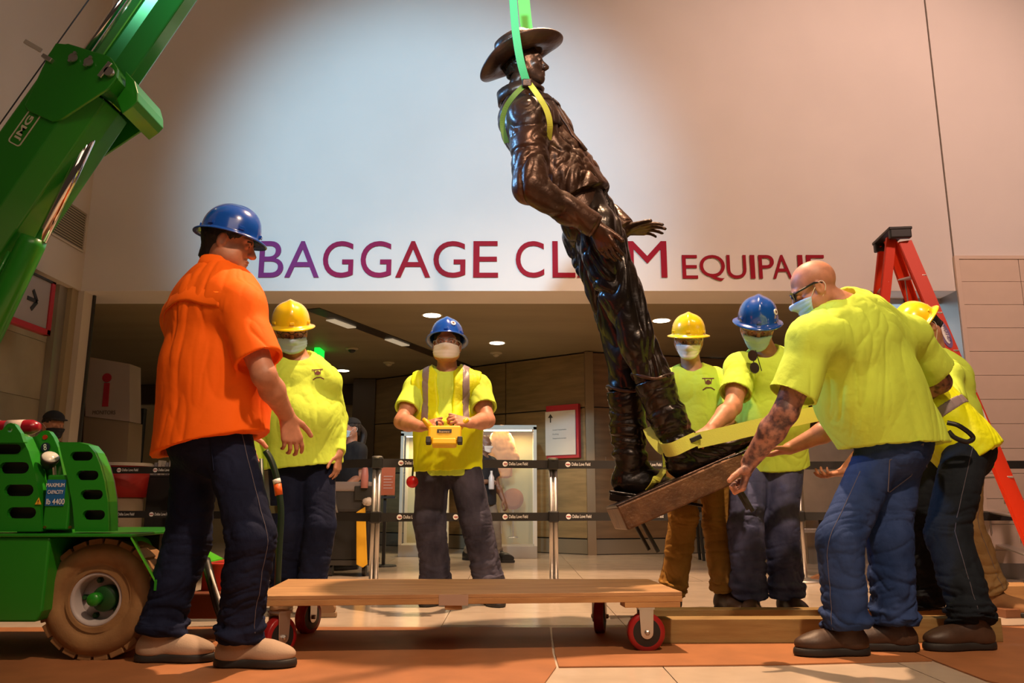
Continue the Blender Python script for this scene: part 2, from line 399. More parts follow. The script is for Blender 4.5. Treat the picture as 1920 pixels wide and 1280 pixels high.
# brown hardboard sheets protecting the floor
gap0 = FL(1010, 1280); gap1 = FL(1043, 1252); gap2 = FL(1440, 1248); gap3 = FL(1748, 1240); gap4 = FL(1850, 1278)
M_B2 = M_BOARD
def sheet(name, pts, label):
    vs = [np.array([p[0], p[1], 0.0]) for p in pts]
    o = MB().prism([(p[0], p[1]) for p in vs], (0, 0, 0.001), (1, 0, 0), (0, 1, 0), (0, 0, 0.005)).build('floor_protection_sheet', M_BOARD)
    return tag(o, label, 'protective sheet', 'brown hardboard sheets on the floor')
yb = FL(960, 1178)[1]; seam = FL(1036, 1227)
yb2 = FL(500, 1182)[1]
sheet('', [(-5.5, 2.2), (gap0[0] - .12, 2.2), (gap1[0], gap1[1]), (seam[0], seam[1]), (seam[0] + 0.02, yb), (-1.6, yb + 0.02), (-5.5, yb2)], 'brown hardboard sheet under the orange shirt man')
sheet('', [(seam[0] + 0.03, yb - 0.01), (seam[0] + 0.01, seam[1]), (gap1[0] + 0.01, gap1[1]), (gap2[0], gap2[1]), (gap3[0], gap3[1]), (gap3[0] + .05, yb + .04)], 'brown hardboard sheet under the front wheel and the bald man')
sheet('', [(gap3[0] + 0.008, gap3[1]), (gap4[0], gap4[1]), (gap4[0] + .3, 2.2), (5.2, 2.2), (5.2, yb + .15), (gap3[0] + .058, yb + .04)], 'brown hardboard sheet at the right foreground')
# ------------------------------------------------------------------ smooth bodies from distance fields
class Field:
    def __init__(s, lo, hi, h):
        s.h = h; s.lo = np.asarray(lo, float) - 3 * h; n = np.ceil((np.asarray(hi, float) + 3 * h - s.lo) / h).astype(int) + 1
        s.n = n; s.D = np.full(n, 0.25, dtype=np.float32)
        s.ax = [(s.lo[i] + h * np.arange(n[i])).astype(np.float32) for i in range(3)]
    def _sl(s, lo, hi, pad):
        a = np.clip(np.floor((np.asarray(lo) - pad - s.lo) / s.h).astype(int), 0, s.n - 1); b = np.clip(np.ceil((np.asarray(hi) + pad - s.lo) / s.h).astype(int) + 1, 1, s.n)
        if np.any(b <= a): return None
        sl = tuple(slice(a[i], b[i]) for i in range(3))
        X = s.ax[0][sl[0]][:, None, None]; Y = s.ax[1][sl[1]][None, :, None]; Z = s.ax[2][sl[2]][None, None, :]
        return sl, X, Y, Z
    def _op(s, sl, d, k, op):
        D = s.D[sl]
        if op == 'u': a, b = D, d
        else: a, b = -D, d            # subtraction: max(D, -d) = -min(-D, d)
        if k > 1e-6:
            h = np.clip(0.5 + 0.5 * (a - b) / k, 0, 1); r = a * (1 - h) + b * h - k * h * (1 - h)
        else: r = np.minimum(a, b)
        s.D[sl] = r if op == 'u' else -r
    def cone(s, a, b, ra, rb, k=0.02, sq=None, cap=None, op='u', capk=0.004):
        """tapered capsule; sq=(n, f): scaled by f along unit vector n; cap: 'a','b','ab' flat ends"""
        a = np.asarray(a, float); b = np.asarray(b, float); r = max(ra, rb) * (max(1, sq[1]) if sq else 1)
        g = s._sl(np.minimum(a, b) - r, np.maximum(a, b) + r, k + 2.5 * s.h)
        if g is None: return s
        sl, X, Y, Z = g; ab = b - a; L2 = float(np.dot(ab, ab)) + 1e-12
        px, py, pz = X - a[0], Y - a[1], Z - a[2]
        t0 = (px * ab[0] + py * ab[1] + pz * ab[2]) / L2; t = np.clip(t0, 0, 1)
        qx, qy, qz = px - t * ab[0], py - t * ab[1], pz - t * ab[2]
        if sq:
            n, f = nrm(sq[0]), sq[1]; qn = (qx * n[0] + qy * n[1] + qz * n[2]) * (1 / f - 1)
            qx, qy, qz = qx + n[0] * qn, qy + n[1] * qn, qz + n[2] * qn
        d = np.sqrt(qx * qx + qy * qy + qz * qz) - (ra + (rb - ra) * t)
        if sq and sq[1] < 1: d = d * (0.5 + 0.5 * sq[1])
        if cap:
            L = math.sqrt(L2)
            if 'a' in cap: d = smax(d, -t0 * L, capk)
            if 'b' in cap: d = smax(d, (t0 - 1) * L, capk)
        s._op(sl, d.astype(np.float32), k, op); return s
    def ell(s, c, r, R=None, k=0.02, op='u'):
        c = np.asarray(c, float); r = np.asarray(r, float); R = np.eye(3) if R is None else np.asarray(R, float)
        ext = np.sqrt(((R * r) ** 2).sum(1)); g = s._sl(c - ext, c + ext, k + 2.5 * s.h)
        if g is None: return s
        sl, X, Y, Z = g; px, py, pz = X - c[0], Y - c[1], Z - c[2]
        q = [(px * R[0, i] + py * R[1, i] + pz * R[2, i]) / r[i] for i in range(3)]
        l = np.sqrt(q[0] ** 2 + q[1] ** 2 + q[2] ** 2); l2 = np.sqrt((q[0] / r[0]) ** 2 + (q[1] / r[1]) ** 2 + (q[2] / r[2]) ** 2) + 1e-9
        s._op(sl, (l * (l - 1) / l2).astype(np.float32), k, op); return s
    def box(s, c, half, R=None, rd=0.01, k=0.005, op='u'):
        c = np.asarray(c, float); half = np.asarray(half, float); R = np.eye(3) if R is None else np.asarray(R, float)
        ext = (np.abs(R) * half).sum(1) + 0.0; g = s._sl(c - ext, c + ext, k + 2.5 * s.h)
        if g is None: return s
        sl, X, Y, Z = g; px, py, pz = X - c[0], Y - c[1], Z - c[2]
        q = [np.abs(px * R[0, i] + py * R[1, i] + pz * R[2, i]) - (half[i] - rd) for i in range(3)]
        o = np.sqrt(np.maximum(q[0], 0) ** 2 + np.maximum(q[1], 0) ** 2 + np.maximum(q[2], 0) ** 2) + np.minimum(np.maximum(np.maximum(q[0], q[1]), q[2]), 0) - rd
        s._op(sl, o.astype(np.float32), k, op); return s
    def plane(s, o, n, k=0.004):
        """keep the side the normal points away from"""
        n = nrm(n); X = s.ax[0][:, None, None]; Y = s.ax[1][None, :, None]; Z = s.ax[2][None, None, :]
        d = (X - o[0]) * n[0] + (Y - o[1]) * n[1] + (Z - o[2]) * n[2]
        s.D = smax(s.D, d.astype(np.float32), k); return s
    def mesh(s):
        """naive surface nets -> (verts, quads)"""
        D = s.D; D[0], D[-1] = 1, 1; D[:, 0], D[:, -1] = 1, 1; D[:, :, 0], D[:, :, -1] = 1, 1
        S = D < 0; n = s.n; cid = lambda i, j, k: (i * n[1] + j) * n[2] + k
        ids, pos, quads = [], [], []
        for ax in range(3):
            a = [slice(None)] * 3; b = [slice(None)] * 3; a[ax] = slice(0, -1); b[ax] = slice(1, None)
            e = np.argwhere(S[tuple(a)] != S[tuple(b)]); e2 = e.copy(); e2[:, ax] += 1
            d0 = D[e[:, 0], e[:, 1], e[:, 2]]; d1 = D[e2[:, 0], e2[:, 1], e2[:, 2]]; t = d0 / (d0 - d1)
            p = e.astype(np.float64); p[:, ax] += t; u, v = (ax + 1) % 3, (ax + 2) % 3; cs = []
            for du, dv in ((0, 0), (-1, 0), (-1, -1), (0, -1)):
                c = e.copy(); c[:, u] += du; c[:, v] += dv; ci = cid(c[:, 0], c[:, 1], c[:, 2]); cs.append(ci); ids.append(ci); pos.append(p)
            q = np.stack(cs, 1); fl = d0 > d1; q[fl] = q[fl][:, ::-1]; quads.append(q)
        ids = np.concatenate(ids); pos = np.concatenate(pos); uq, inv = np.unique(ids, return_inverse=True); cnt = np.bincount(inv)
        V = np.stack([np.bincount(inv, pos[:, i]) / cnt for i in range(3)], 1) * s.h + s.lo
        Q = np.searchsorted(uq, np.concatenate(quads)); return V, Q[:, ::-1].copy()
def smax(a, b, k):
    if k < 1e-6: return np.maximum(a, b)
    h = np.clip(0.5 - 0.5 * (a - b) / k, 0, 1); return a * (1 - h) + b * h + k * h * (1 - h)
def vnormals(V, Q):
    n = np.cross(V[Q[:, 2]] - V[Q[:, 0]], V[Q[:, 3]] - V[Q[:, 1]]); N = np.zeros_like(V)
    for i in range(Q.shape[1]):
        for c in range(3): N[:, c] += np.bincount(Q[:, i], n[:, c], minlength=len(V))
    return N / (np.linalg.norm(N, axis=1, keepdims=True) + 1e-12)
_T = RNG.rand(4096).astype(np.float64)
def vnoise(p):
    i = np.floor(p).astype(np.int64); f = p - i; f = f * f * (3 - 2 * f)
    def h(a, b, c): return _T[((i[:, 0] + a) * 73856093 ^ (i[:, 1] + b) * 19349663 ^ (i[:, 2] + c) * 83492791) & 4095]
    x = lambda b, c: h(0, b, c) * (1 - f[:, 0]) + h(1, b, c) * f[:, 0]
    y = lambda c: x(0, c) * (1 - f[:, 1]) + x(1, c) * f[:, 1]
    return y(0) * (1 - f[:, 2]) + y(1) * f[:, 2]
def folds(V, Q, amp, scale, seed=0, ridge=True, weight=None):
    """cloth folds: ridged noise pushed along the normals; scale per axis (vector) or a 3x3 matrix"""
    N = vnormals(V, Q); S = np.diag(scale) if np.ndim(scale) == 1 else np.asarray(scale)
    p = V @ S.T + seed * 17.3; w = np.stack([vnoise(p * 0.6 + 9), vnoise(p * 0.6 + 31), vnoise(p * 0.6 + 57)], 1)
    p = p + 2.2 * (w - 0.5); a = vnoise(p); b = vnoise(p * 1.9 + 5); e = vnoise(p * 3.3 + 11)
    d = (a - .5) * .5 + (1 - np.abs(2 * a - 1)) ** 4 * 0.55 + (1 - np.abs(2 * b - 1)) ** 4 * 0.50 + (1 - np.abs(2 * e - 1)) ** 3 * 0.22 - 0.35
    if weight is not None: d = d * weight(V)
    return V + N * (amp * d)[:, None]

def rot_to(d, e, ang):
    """rotate d towards e (orthonormal) by ang"""
    return d * math.cos(ang) + e * math.sin(ang)
def hand_prims(F, w, d, n, side, curl=(35, 35, 40, 45), spread=4.0, thumb=(0.8, 0.55, 0.25, 20), sc=1.0, k=0.006):
    d = nrm(d); n = nrm(n - d * np.dot(n, d)); t = np.cross(d, n) * side; w = np.asarray(w, float)
    kn = [(0.030, 0.092), (0.010, 0.097), (-0.011, 0.092), (-0.031, 0.083)]; ln = [0.072, 0.080, 0.075, 0.058]; rr = [0.0095, 0.0098, 0.0092, 0.0082]
    F.cone(w - d * 0.02 * sc, w + d * 0.03 * sc, 0.027 * sc, 0.026 * sc, 0.015, sq=(n, 0.72))
    for i, (a, b) in enumerate(kn):
        base = w + t * a * 0.55 * sc + d * 0.022 * sc; K = w + t * a * sc + d * b * sc
        F.cone(base, K, 0.0165 * sc, 0.0125 * sc, 0.010, sq=(n, 0.9))
        ang = math.radians(curl[i]); sp = math.radians(spread * (1.4 - i)); dd = nrm(d * math.cos(sp) + t * math.sin(sp)); p = K; al = ang * 0.45
        for s_, (fr, da) in enumerate(((0.44, 0.9), (0.31, 0.8), (0.25, 0))):
            q = p + (dd * math.cos(al) + n * math.sin(al)) * ln[i] * fr * sc; r0 = rr[i] * (1 - 0.1 * s_) * sc
            F.cone(p, q, r0, r0 * 0.9, 0.0025 if s_ else 0.005); p = q; al += ang * da
    b0 = w + t * 0.018 * sc + d * 0.018 * sc; td = nrm(t * thumb[0] + d * thumb[1] + n * thumb[2])
    b1 = b0 + td * 0.046 * sc; e = nrm(d - td * np.dot(d, td)); td2 = rot_to(td, e, math.radians(thumb[3])); b2 = b1 + td2 * 0.034 * sc
    td3 = rot_to(td, e, math.radians(thumb[3] * 1.7)); b3 = b2 + td3 * 0.026 * sc
    F.cone(b0, b1, 0.019 * sc, 0.0125 * sc, 0.012); F.cone(b1, b2, 0.0118 * sc, 0.0105 * sc, 0.003); F.cone(b2, b3, 0.0105 * sc, 0.009 * sc, 0.002)

def head_frame(c, f, u):
    f = nrm(f); x = nrm(np.cross(f, u)); u = np.cross(x, f); return np.asarray(c, float), np.stack([x, f, u], 1)
def head_prims(F, c, R, s=1.0, fat=0.0, mouth=True):
    """R columns: the person's right, forward, up"""
    T = lambda *p: c + R @ (np.array(p) * s)
    E = lambda p, r, k=0.02, op='u': F.ell(T(*p), np.array(r) * s, R, k, op)
    E((0, -.014, .034), (.077, .097, .086)); E((0, .020, -.028), (.063, .070, .080), .03)
    F.cone(T(-.046, -.008, -.052), T(-.012, .062, -.093), .030 * s, .022 * s, .03); F.cone(T(.046, -.008, -.052), T(.012, .062, -.093), .030 * s, .022 * s, .03)
    E((0, .068, -.094), (.026, .022, .020), .02); E((0, .076, .018), (.052, .018, .014), .018)
    for sx in (-1, 1):
        E((sx * .045, .056, -.034), (.022, .020, .018), .02)
        E((sx * .031, .098, -.006), (.020, .018, .013), .012, 's')
        E((sx * .0315, .080, -.006), (.0135, .0125, .0135), .002)
        E((sx * .080, -.012, -.014), (.010, .021, .033), .006); E((sx * .090, -.006, -.010), (.006, .011, .020), .004, 's')
        E((sx * .011, .100, -.040), (.009, .011, .008), .006)
        if fat: E((sx * .045, .03, -.07), (.03 + fat, .035 + fat, .03 + fat), .03)
    F.cone(T(0, .088, .006), T(0, .112, -.036), .0085 * s, .0125 * s, .010)
    if mouth: E((0, .090, -.064), (.024, .011, .0055), .005); E((0, .089, -.075), (.020, .011, .006), .005); E((0, .102, -.0695), (.022, .010, .0018), .002, 's')
    return T

# ------------------------------------------------------------------ cloth, skin and kit materials
M_SKIN = mat('skin', (0.44, 0.205, 0.125), 0.5, var=0.12, vscale=25, bump=0.05, bscale=220)
M_SKINP = mat('fair_skin', (0.52, 0.235, 0.145), 0.5, var=0.12, vscale=25, bump=0.05, bscale=220)
M_TATTOO = mat('tattooed_skin', (0.44, 0.21, 0.15), 0.5, col2=(0.085, 0.045, 0.05), vscale=30, detail=9, lo=0.40, hi=0.62, bump=0.05, bscale=220)
M_HV = mat('lime_cotton', (0.62, 0.86, 0.10), 0.8, spec=.2, bump=0.3, bscale=9, bdist=.03, var=0.02, vscale=6)
M_HVV = mat('fluorescent_vest', (0.78, 0.90, 0.0), 0.6, bump=0.35, bscale=10, bdist=.03)
M_ORANGE = mat('orange_cotton', (1.0, 0.15, 0.006), 0.75, spec=.2, bump=0.25, bscale=7, bdist=.03, var=0.02, vscale=5)
M_TAPE = mat('grey_reflective_tape', (0.28, 0.22, 0.24), 0.4, bump=0.1, bscale=200)
def denim(name, a, b): return mat(name, a, 0.85, col2=b, spec=.15, vscale=5, stretch=(1.6, 1.6, 1.0), bump=0.35, bscale=14, bdist=.02, detail=5, lo=0.35, hi=0.75)
M_DNAVY = denim('navy_denim', (0.006, 0.009, 0.028), (0.014, 0.02, 0.055)); M_DBLUE = denim('blue_denim', (0.015, 0.036, 0.12), (0.04, 0.072, 0.20))
M_DGREY = denim('charcoal_denim', (0.03, 0.03, 0.048), (0.10, 0.095, 0.14)); M_DBLK = denim('black_denim', (0.008, 0.012, 0.018), (0.018, 0.024, 0.034))
M_DMID = denim('washed_denim', (0.05, 0.06, 0.14), (0.15, 0.16, 0.31)); M_KHAKI = denim('tan_canvas', (0.34, 0.17, 0.035), (0.50, 0.27, 0.07))
M_KHAKI2 = denim('khaki_canvas', (0.20, 0.13, 0.055), (0.27, 0.18, 0.08)); M_STITCH = mat('seam_thread', (0.12, 0.11, 0.14), 0.8)
M_HBLUE = mat('blue_helmet_shell', (0.006, 0.075, 0.44), 0.22, coat=0.8); M_HYEL = mat('yellow_helmet_shell', (0.84, 0.58, 0.008), 0.25, coat=0.7)
M_LEATHER = mat('brown_leather', (0.06, 0.03, 0.018), 0.5, var=0.2, vscale=12, bump=0.1, bscale=60); M_SUEDE = mat('sand_suede', (0.44, 0.32, 0.23), 0.85, bump=0.1, bscale=150)
M_TANBOOT = mat('tan_nubuck', (0.30, 0.15, 0.06), 0.8, var=0.1, bump=0.1, bscale=100)
M_RUBBER = mat('dark_rubber', (0.02, 0.018, 0.018), 0.6); M_MASKB = mat('pale_blue_mask', (0.46, 0.68, 0.90), 0.85); M_MASKW = mat('white_mask', (0.78, 0.72, 0.68), 0.85)
M_HAIR = mat('dark_hair', (0.015, 0.010, 0.008), 0.6, bump=0.5, bscale=90, stretch=(1, 1, 0.3)); M_STUB = mat('grey_stubble', (0.14, 0.09, 0.07), 0.8)
M_EYEW = mat('eye_white', (0.75, 0.70, 0.66), 0.25); M_IRIS = mat('dark_iris', (0.03, 0.015, 0.01), 0.15)
M_LENS = mat('clear_lens', (0.9, 0.92, 0.95), 0.03, trans=1.0, spec=0.8, alpha=0.35); M_FRAME = mat('dark_frame', (0.02, 0.02, 0.022), 0.3)
M_BLKCLOTH = mat('black_cloth', (0.012, 0.013, 0.017), 0.85, bump=0.1, bscale=40); M_LOGO = mat('shirt_print', (0.16, 0.05, 0.045), 0.8)
M_GREYCLOTH = mat('grey_cloth', (0.20, 0.17, 0.13), 0.85, bump=0.1, bscale=40)

def helmet(parent, c, R, m, tilt=8.0, s=.95, brim=0.027, badge=None):
    """full brim hard hat with a raised crown ridge, on the head frame c, R"""
    a = math.radians(tilt); Rx = np.array([[1, 0, 0], [0, math.cos(a), -math.sin(a)], [0, math.sin(a), math.cos(a)]]); H = R @ Rx
    o = c + R @ np.array([0, -0.008, 0.038]) * s; na, prof = 56, []
    for i in range(17):
        t = math.pi / 2 * i / 16; prof.append((math.sin(t) ** 0.92, 0.125 * math.cos(t) ** 0.85, 0))
    prof += [(1.015, -0.006, 0), (1.06, -0.010, .35), (1.0, -0.014, 1.0), (1.0, -0.018, 1.04), (1.0, -0.021, 1.0), (1.0, -0.014, .3)]
    inner = [(0.97, -0.006, 0)] + [(math.sin(math.pi / 2 * i / 8) * 0.96, 0.117 * math.cos(math.pi / 2 * i / 8) ** .85, 0) for i in range(7, -1, -1)]
    vs = []
    for r, z, b in prof + inner:
        for k in range(na):
            p = 2 * math.pi * k / na; cx, cy = math.cos(p), math.sin(p)
            bx, by = (0.104 * r + brim * b) * cx, (0.124 * r + brim * (1.0 + 0.3 * max(cy, 0)) * b) * cy
            zz = z - (0.006 * b * (cy * cy) if b else 0)
            if z > 0: zz = z + 0.010 * math.exp(-(bx / 0.018) ** 2) * min(1, z / 0.05) * (1 if (r, z, b) in prof else 0)
            if b == 0 and z > 0: 
                bx *= 1 + 0.02 * math.exp(-((z - 0.01) / 0.01) ** 2)
            vs.append(o + H @ (np.array([bx, by, zz]) * s))
    m_ = len(prof + inner); fs = [(i * na + k, i * na + (k + 1) % na, (i + 1) * na + (k + 1) % na, (i + 1) * na + k) for i in range(m_ - 1) for k in range(na)]
    fs = [f[::-1] for f in fs] + [tuple((m_ - 1) * na + k for k in range(na))]
    hm = obj('helmet', vs, fs, m, parent, smooth=True)
    # slots around the rim of the shell
    mb = MB()
    for k in range(6):
        p = 2 * math.pi * (k + 0.5) / 6; q = np.array([0.1065 * math.cos(p), 0.1275 * math.sin(p), 0.012]) * s
        MB().obox(o + H @ q, (0.012 * s, 0.004 * s, 0.007 * s), H @ np.array([[-math.sin(p), math.cos(p), 0], [math.cos(p), math.sin(p), 0], [0, 0, 1]]).T).build('suspension_slot', m, hm, bev=0.002)
    if badge is not None:
        p = math.radians(badge); n = H @ nrm(np.array([math.cos(p), math.sin(p), 0.35])); q = o + H @ (np.array([0.097 * math.cos(p), 0.117 * math.sin(p), 0.055]) * s)
        MB().lathe([(0.017, -0.004), (0.017, 0.003), (0.015, 0.004)], q, n, 20).build('badge', M_WHITEP, hm); MB().lathe([(0.008, 0.003), (0.008, 0.005)], q, n, 14).build('emblem', M_LOGO, hm)
    return hm, H, o
def face_mask(parent, c, R, s, m, fat=0.0):
    """pleated mask laid over the face it is worn on"""
    me = parent.data; off = np.array(wloc(parent)); V = np.empty(len(me.vertices) * 3, dtype=np.float32); me.vertices.foreach_get('co', V); V = V.reshape(-1, 3) + off
    hc = c + R @ np.array([0, .02, -.06]) * s; sel = np.linalg.norm(V - hc, axis=1) < .2; Q = np.array([p.vertices[:] for p in me.polygons if sel[p.vertices[0]]]); bv = BVHTree.FromPolygons([tuple(map(float, q)) for q in V], [tuple(map(int, q)) for q in Q])
    nu, nv = 18, 12; C0 = []; D0 = []; r = np.zeros((nv + 1, nu + 1))
    for j in range(nv + 1):
        v = j / nv
        for i in range(nu + 1):
            u = -1 + 2 * i / nu; ph = u * (1.18 - .22 * v); z = -0.020 - 0.092 * v - 0.010 * (u * u) * (1 - v) + 0.022 * (u * u) * v
            o = c + R @ (np.array([0, 0.005, z]) * s); d = R @ nrm(np.array([math.sin(ph), math.cos(ph), 0])); C0.append(o); D0.append(d)
            h = bv.ray_cast(Vector(o + d * .25), Vector(-d), .26)[0]; r[j, i] = np.linalg.norm(np.array(h) - o) if h is not None else .06 * s
    raw = r.copy()
    for _ in range(14):
        q = r.copy(); q[1:-1] = (r[:-2] + 2 * r[1:-1] + r[2:]) / 4; q[:, 1:-1] = (q[:, :-2] + 2 * q[:, 1:-1] + q[:, 2:]) / 4; r = np.maximum(q, raw)
    vs = []
    for j in range(nv + 1):
        for i in range(nu + 1):
            u = -1 + 2 * i / nu; k = j * (nu + 1) + i; vs.append(C0[k] + D0[k] * (r[j, i] + (.004 + .006 * (1 - u * u) + (.0022 if j % 3 == 1 and 0 < j < nv else 0)) * s))
    fs = [(j * (nu + 1) + i, j * (nu + 1) + i + 1, (j + 1) * (nu + 1) + i + 1, (j + 1) * (nu + 1) + i) for j in range(nv) for i in range(nu)]
    o = obj('face_mask', vs, fs, m, parent, smooth=True); md = o.modifiers.new('thickness', 'SOLIDIFY'); md.thickness = 0.002; md.offset = 0
    for sx, e in ((-1, 0), (1, nu)):
        T = lambda *p: c + R @ (np.array(p) * s); t0, t1 = vs[e], vs[nv * (nu + 1) + e]
        MB().tube(smooth_path([t0, T(sx * .082, .010, -.006), T(sx * .086, -.026, .012), T(sx * .088, -.036, -.012), T(sx * .082, -.012, -.045), t1]), 0.0015 * s, 6).build('ear_loop', M_WHITEP, o)
    return o
def glasses(parent, c, R, s, dark=False, lift=0.0, nm='safety_glasses'):
    T = lambda x, y, z: c + R @ (np.array([x, y, z + lift]) * s); fm = M_FRAME if dark else mat('clear_frame', (0.35, 0.33, 0.33), 0.2)
    fr = MB()
    for sx in (-1, 1):
        loop = [T(sx * (.033 + .027 * math.cos(a)), .100 - 0.010 * (1 if math.cos(a) > 0 else 0) * math.cos(a), -.006 + .020 * math.sin(a)) for a in np.linspace(0, 2 * math.pi, 19)]
        fr.tube(loop, 0.0018 * s, 6, False); fr.tube([T(sx * .060, .090, 0), T(sx * .077, .068, .002), T(sx * .083, .0, .004), T(sx * .082, -.03, -.012)], (0.0048 if dark == 2 else 0.0024) * s, 8)
    fr.tube([T(-.007, .101, 0), T(.007, .101, 0)], 0.002 * s, 6)
    o = fr.build(nm, fm, parent)
    for sx in (-1, 1):
        n = 18; vs = [T(sx * (.033 + .026 * math.cos(a)), .100 - 0.010 * max(0, math.cos(a)), -.006 + .019 * math.sin(a)) for a in np.linspace(0, 2 * math.pi, n, endpoint=False)]
        b = [v + R @ np.array([0, 0.0015, 0]) for v in vs]
        obj('lens', vs + b, [tuple(range(n)), tuple(range(2 * n - 1, n - 1, -1))] + [(i, (i + 1) % n, n + (i + 1) % n, n + i) for i in range(n)], M_IRIS if dark == 2 else M_LENS, o)
    return o
def eyes(parent, c, R, s=1.0, m=None):
    T = lambda *p: c + R @ (np.array(p) * s)
    for sx in (-1, 1):
        p = T(sx * .0315, .0825, -.0065)
        e = MB().lathe([(0.0002, 0.0125 * s), (0.006 * s, 0.011 * s), (0.0098 * s, 0.0068 * s), (0.0105 * s, 0)][::-1], p - R[:, 1] * 0.0045, R[:, 1], 14).build('eye', m or M_EYEW, parent, smooth=True)
        MB().lathe([(0.0052 * s, 0.0070 * s), (0.0045 * s, 0.0094 * s), (0.001, 0.0098 * s)], p, R[:, 1], 12).build('iris', M_IRIS, e)
        MB().tube([T(sx * .014, .092, .011), T(sx * .030, .096, .016), T(sx * .048, .082, .012)], 0.0035 * s, 6).build('eyebrow', M_HAIR, parent)

class Person: pass
def torso_prims(F, J, inf=0.0, k=0.05):
    W = J.w; n = J.fwd; sq = (n, J.dep); P0, P1, P2 = J.pel, J.bel, J.chest
    F.cone(P0, P1, (0.168 * W + inf), (0.168 * W + J.belly * 0.5 + inf), k, sq); F.cone(P1, P2, (0.165 * W + J.belly * 0.4 + inf), (0.178 * W + inf), k, sq)
    if J.belly: F.ell(P1 + n * (0.035 + J.belly * 0.5) + (P0 - P1) * 0.1, (0.15 * W + J.belly * .6 + inf, 0.13 * W + J.belly * .6 + inf, 0.15 * W + J.belly * .4 + inf), J.TR, 0.06)
    for h in 'LR':
        s_ = J.sh[h]; F.cone(P2 + (s_ - P2) * 0.25, s_, 0.095 * W + inf, 0.062 * W + inf, k, (n, 0.95)); F.cone(J.neck + (J.chest - J.neck) * 0.12, s_, 0.052 * W + inf, 0.052 * W + inf, 0.05)
    F.ell(P2 + n * 0.045 * W, (0.135 * W + inf, 0.065 * W + inf, 0.10 * W + inf), J.TR, 0.05); F.ell(P2 - n * 0.045 * W, (0.15 * W + inf, 0.07 * W + inf, 0.13 * W + inf), J.TR, 0.05)
def arm_prims(F, J, h, inf=0.0):
    s_, e, w = J.sh[h], J.el[h], J.wr[h]; A = J.arm
    F.cone(s_, s_ + (e - s_) * 0.5, 0.060 * A + inf, 0.052 * A + inf, 0.03); F.cone(s_ + (e - s_) * 0.5, e, 0.052 * A + inf, 0.043 * A + inf, 0.03)
    m = e + (w - e) * 0.35; F.cone(e, m, 0.043 * A + inf, 0.046 * A + inf, 0.02); F.cone(m, w, 0.046 * A + inf, 0.029 * A + inf, 0.02)
def setup(d):
    """d: dict of joints (world points), see the people below"""
    J = Person(); J.__dict__.update(dict(w=1.0, dep=0.66, belly=0.0, arm=1.0, leg=1.0, hs=.95, fat=0.0, vox=0.005)); J.__dict__.update(d)
    J.neck = np.asarray(J.neck, float); J.pel = np.asarray(J.pel, float)
    J.up = nrm(J.neck - J.pel); f = np.asarray(J.fwd, float); J.fwd = nrm(f - J.up * np.dot(f, J.up)); J.rt = np.cross(J.fwd, J.up); J.TR = np.stack([J.rt, J.fwd, J.up], 1)
    L = np.linalg.norm(J.neck - J.pel); bend = getattr(J, 'bend', 0.0)
    J.chest = J.pel + J.up * L * 0.74 - J.fwd * bend; J.bel = J.pel + J.up * L * 0.36 - J.fwd * bend * 0.6
    if not hasattr(J, 'sh'):
        sw = getattr(J, 'sw', 0.165); J.sh = {'R': J.neck + J.rt * sw - J.up * 0.055, 'L': J.neck - J.rt * sw - J.up * 0.055}
    if not hasattr(J, 'hip'): J.hip = {'R': J.pel + J.rt * 0.09 - np.array([0, 0, 0.03]), 'L': J.pel - J.rt * 0.09 - np.array([0, 0, 0.03])}
    for h in 'LR':      # keep the limbs a human length
        for a, b in ((J.sh, J.el), (J.el, J.wr)):
            pass
    return J
def bounds(pts, pad): p = np.array(pts); return p.min(0) - pad, p.max(0) + pad
def body(J, name, label, cat='person', m=None, group=None, arms='LR', tattoo=None):
    pts = [J.head, J.neck, J.pel, J.chest] + [J.sh[h] for h in 'LR'] + [J.el[h] for h in arms] + [J.wr[h] for h in arms] + [J.wr[h] + nrm(J.hd[h]) * 0.2 for h in arms]
    lo, hi = bounds(pts, 0.15); F = Field(lo, hi, J.vox); torso_prims(F, J, -0.014)
    c, R = head_frame(J.head, J.hf, J.hu); J.hc, J.HR = c, R
    F.cone(J.head + R @ np.array([0, -.022, -.05]), J.neck + (J.head - J.neck) * 0.05, 0.054 * J.hs + J.fat * .5, 0.062 * J.w + J.fat * .5, 0.03)
    for h in arms: arm_prims(F, J, h)
    head_prims(F, c, R, J.hs, J.fat, mouth=True)
    for h in arms:
        hp = getattr(J, 'hp', {}).get(h, {}); hand_prims(F, J.wr[h], J.hd[h], J.hn[h], 1 if h == 'R' else -1, sc=getattr(J, 'hsc', 1.0), **hp)
    V, Q = F.mesh(); mids = None; ms = [m or M_SKIN]
    if tattoo:
        ms.append(M_TATTOO); C = V[Q[:, 0]]; mids = np.zeros(len(Q), int)
        for h in tattoo:
            for a, b in ((J.sh[h], J.el[h]), (J.el[h], J.wr[h] + (J.wr[h] - J.el[h]) * 0.15)):
                ab = b - a; t = np.clip(((C - a) @ ab) / (ab @ ab), 0, 1); mids[np.linalg.norm(C - a - t[:, None] * ab, axis=1) < 0.085] = 1
    # the feet's base is where the person stands
    o = obj(name, V, Q, ms, None, True, mids); tag(o, label, cat, group); J.o = o; return o
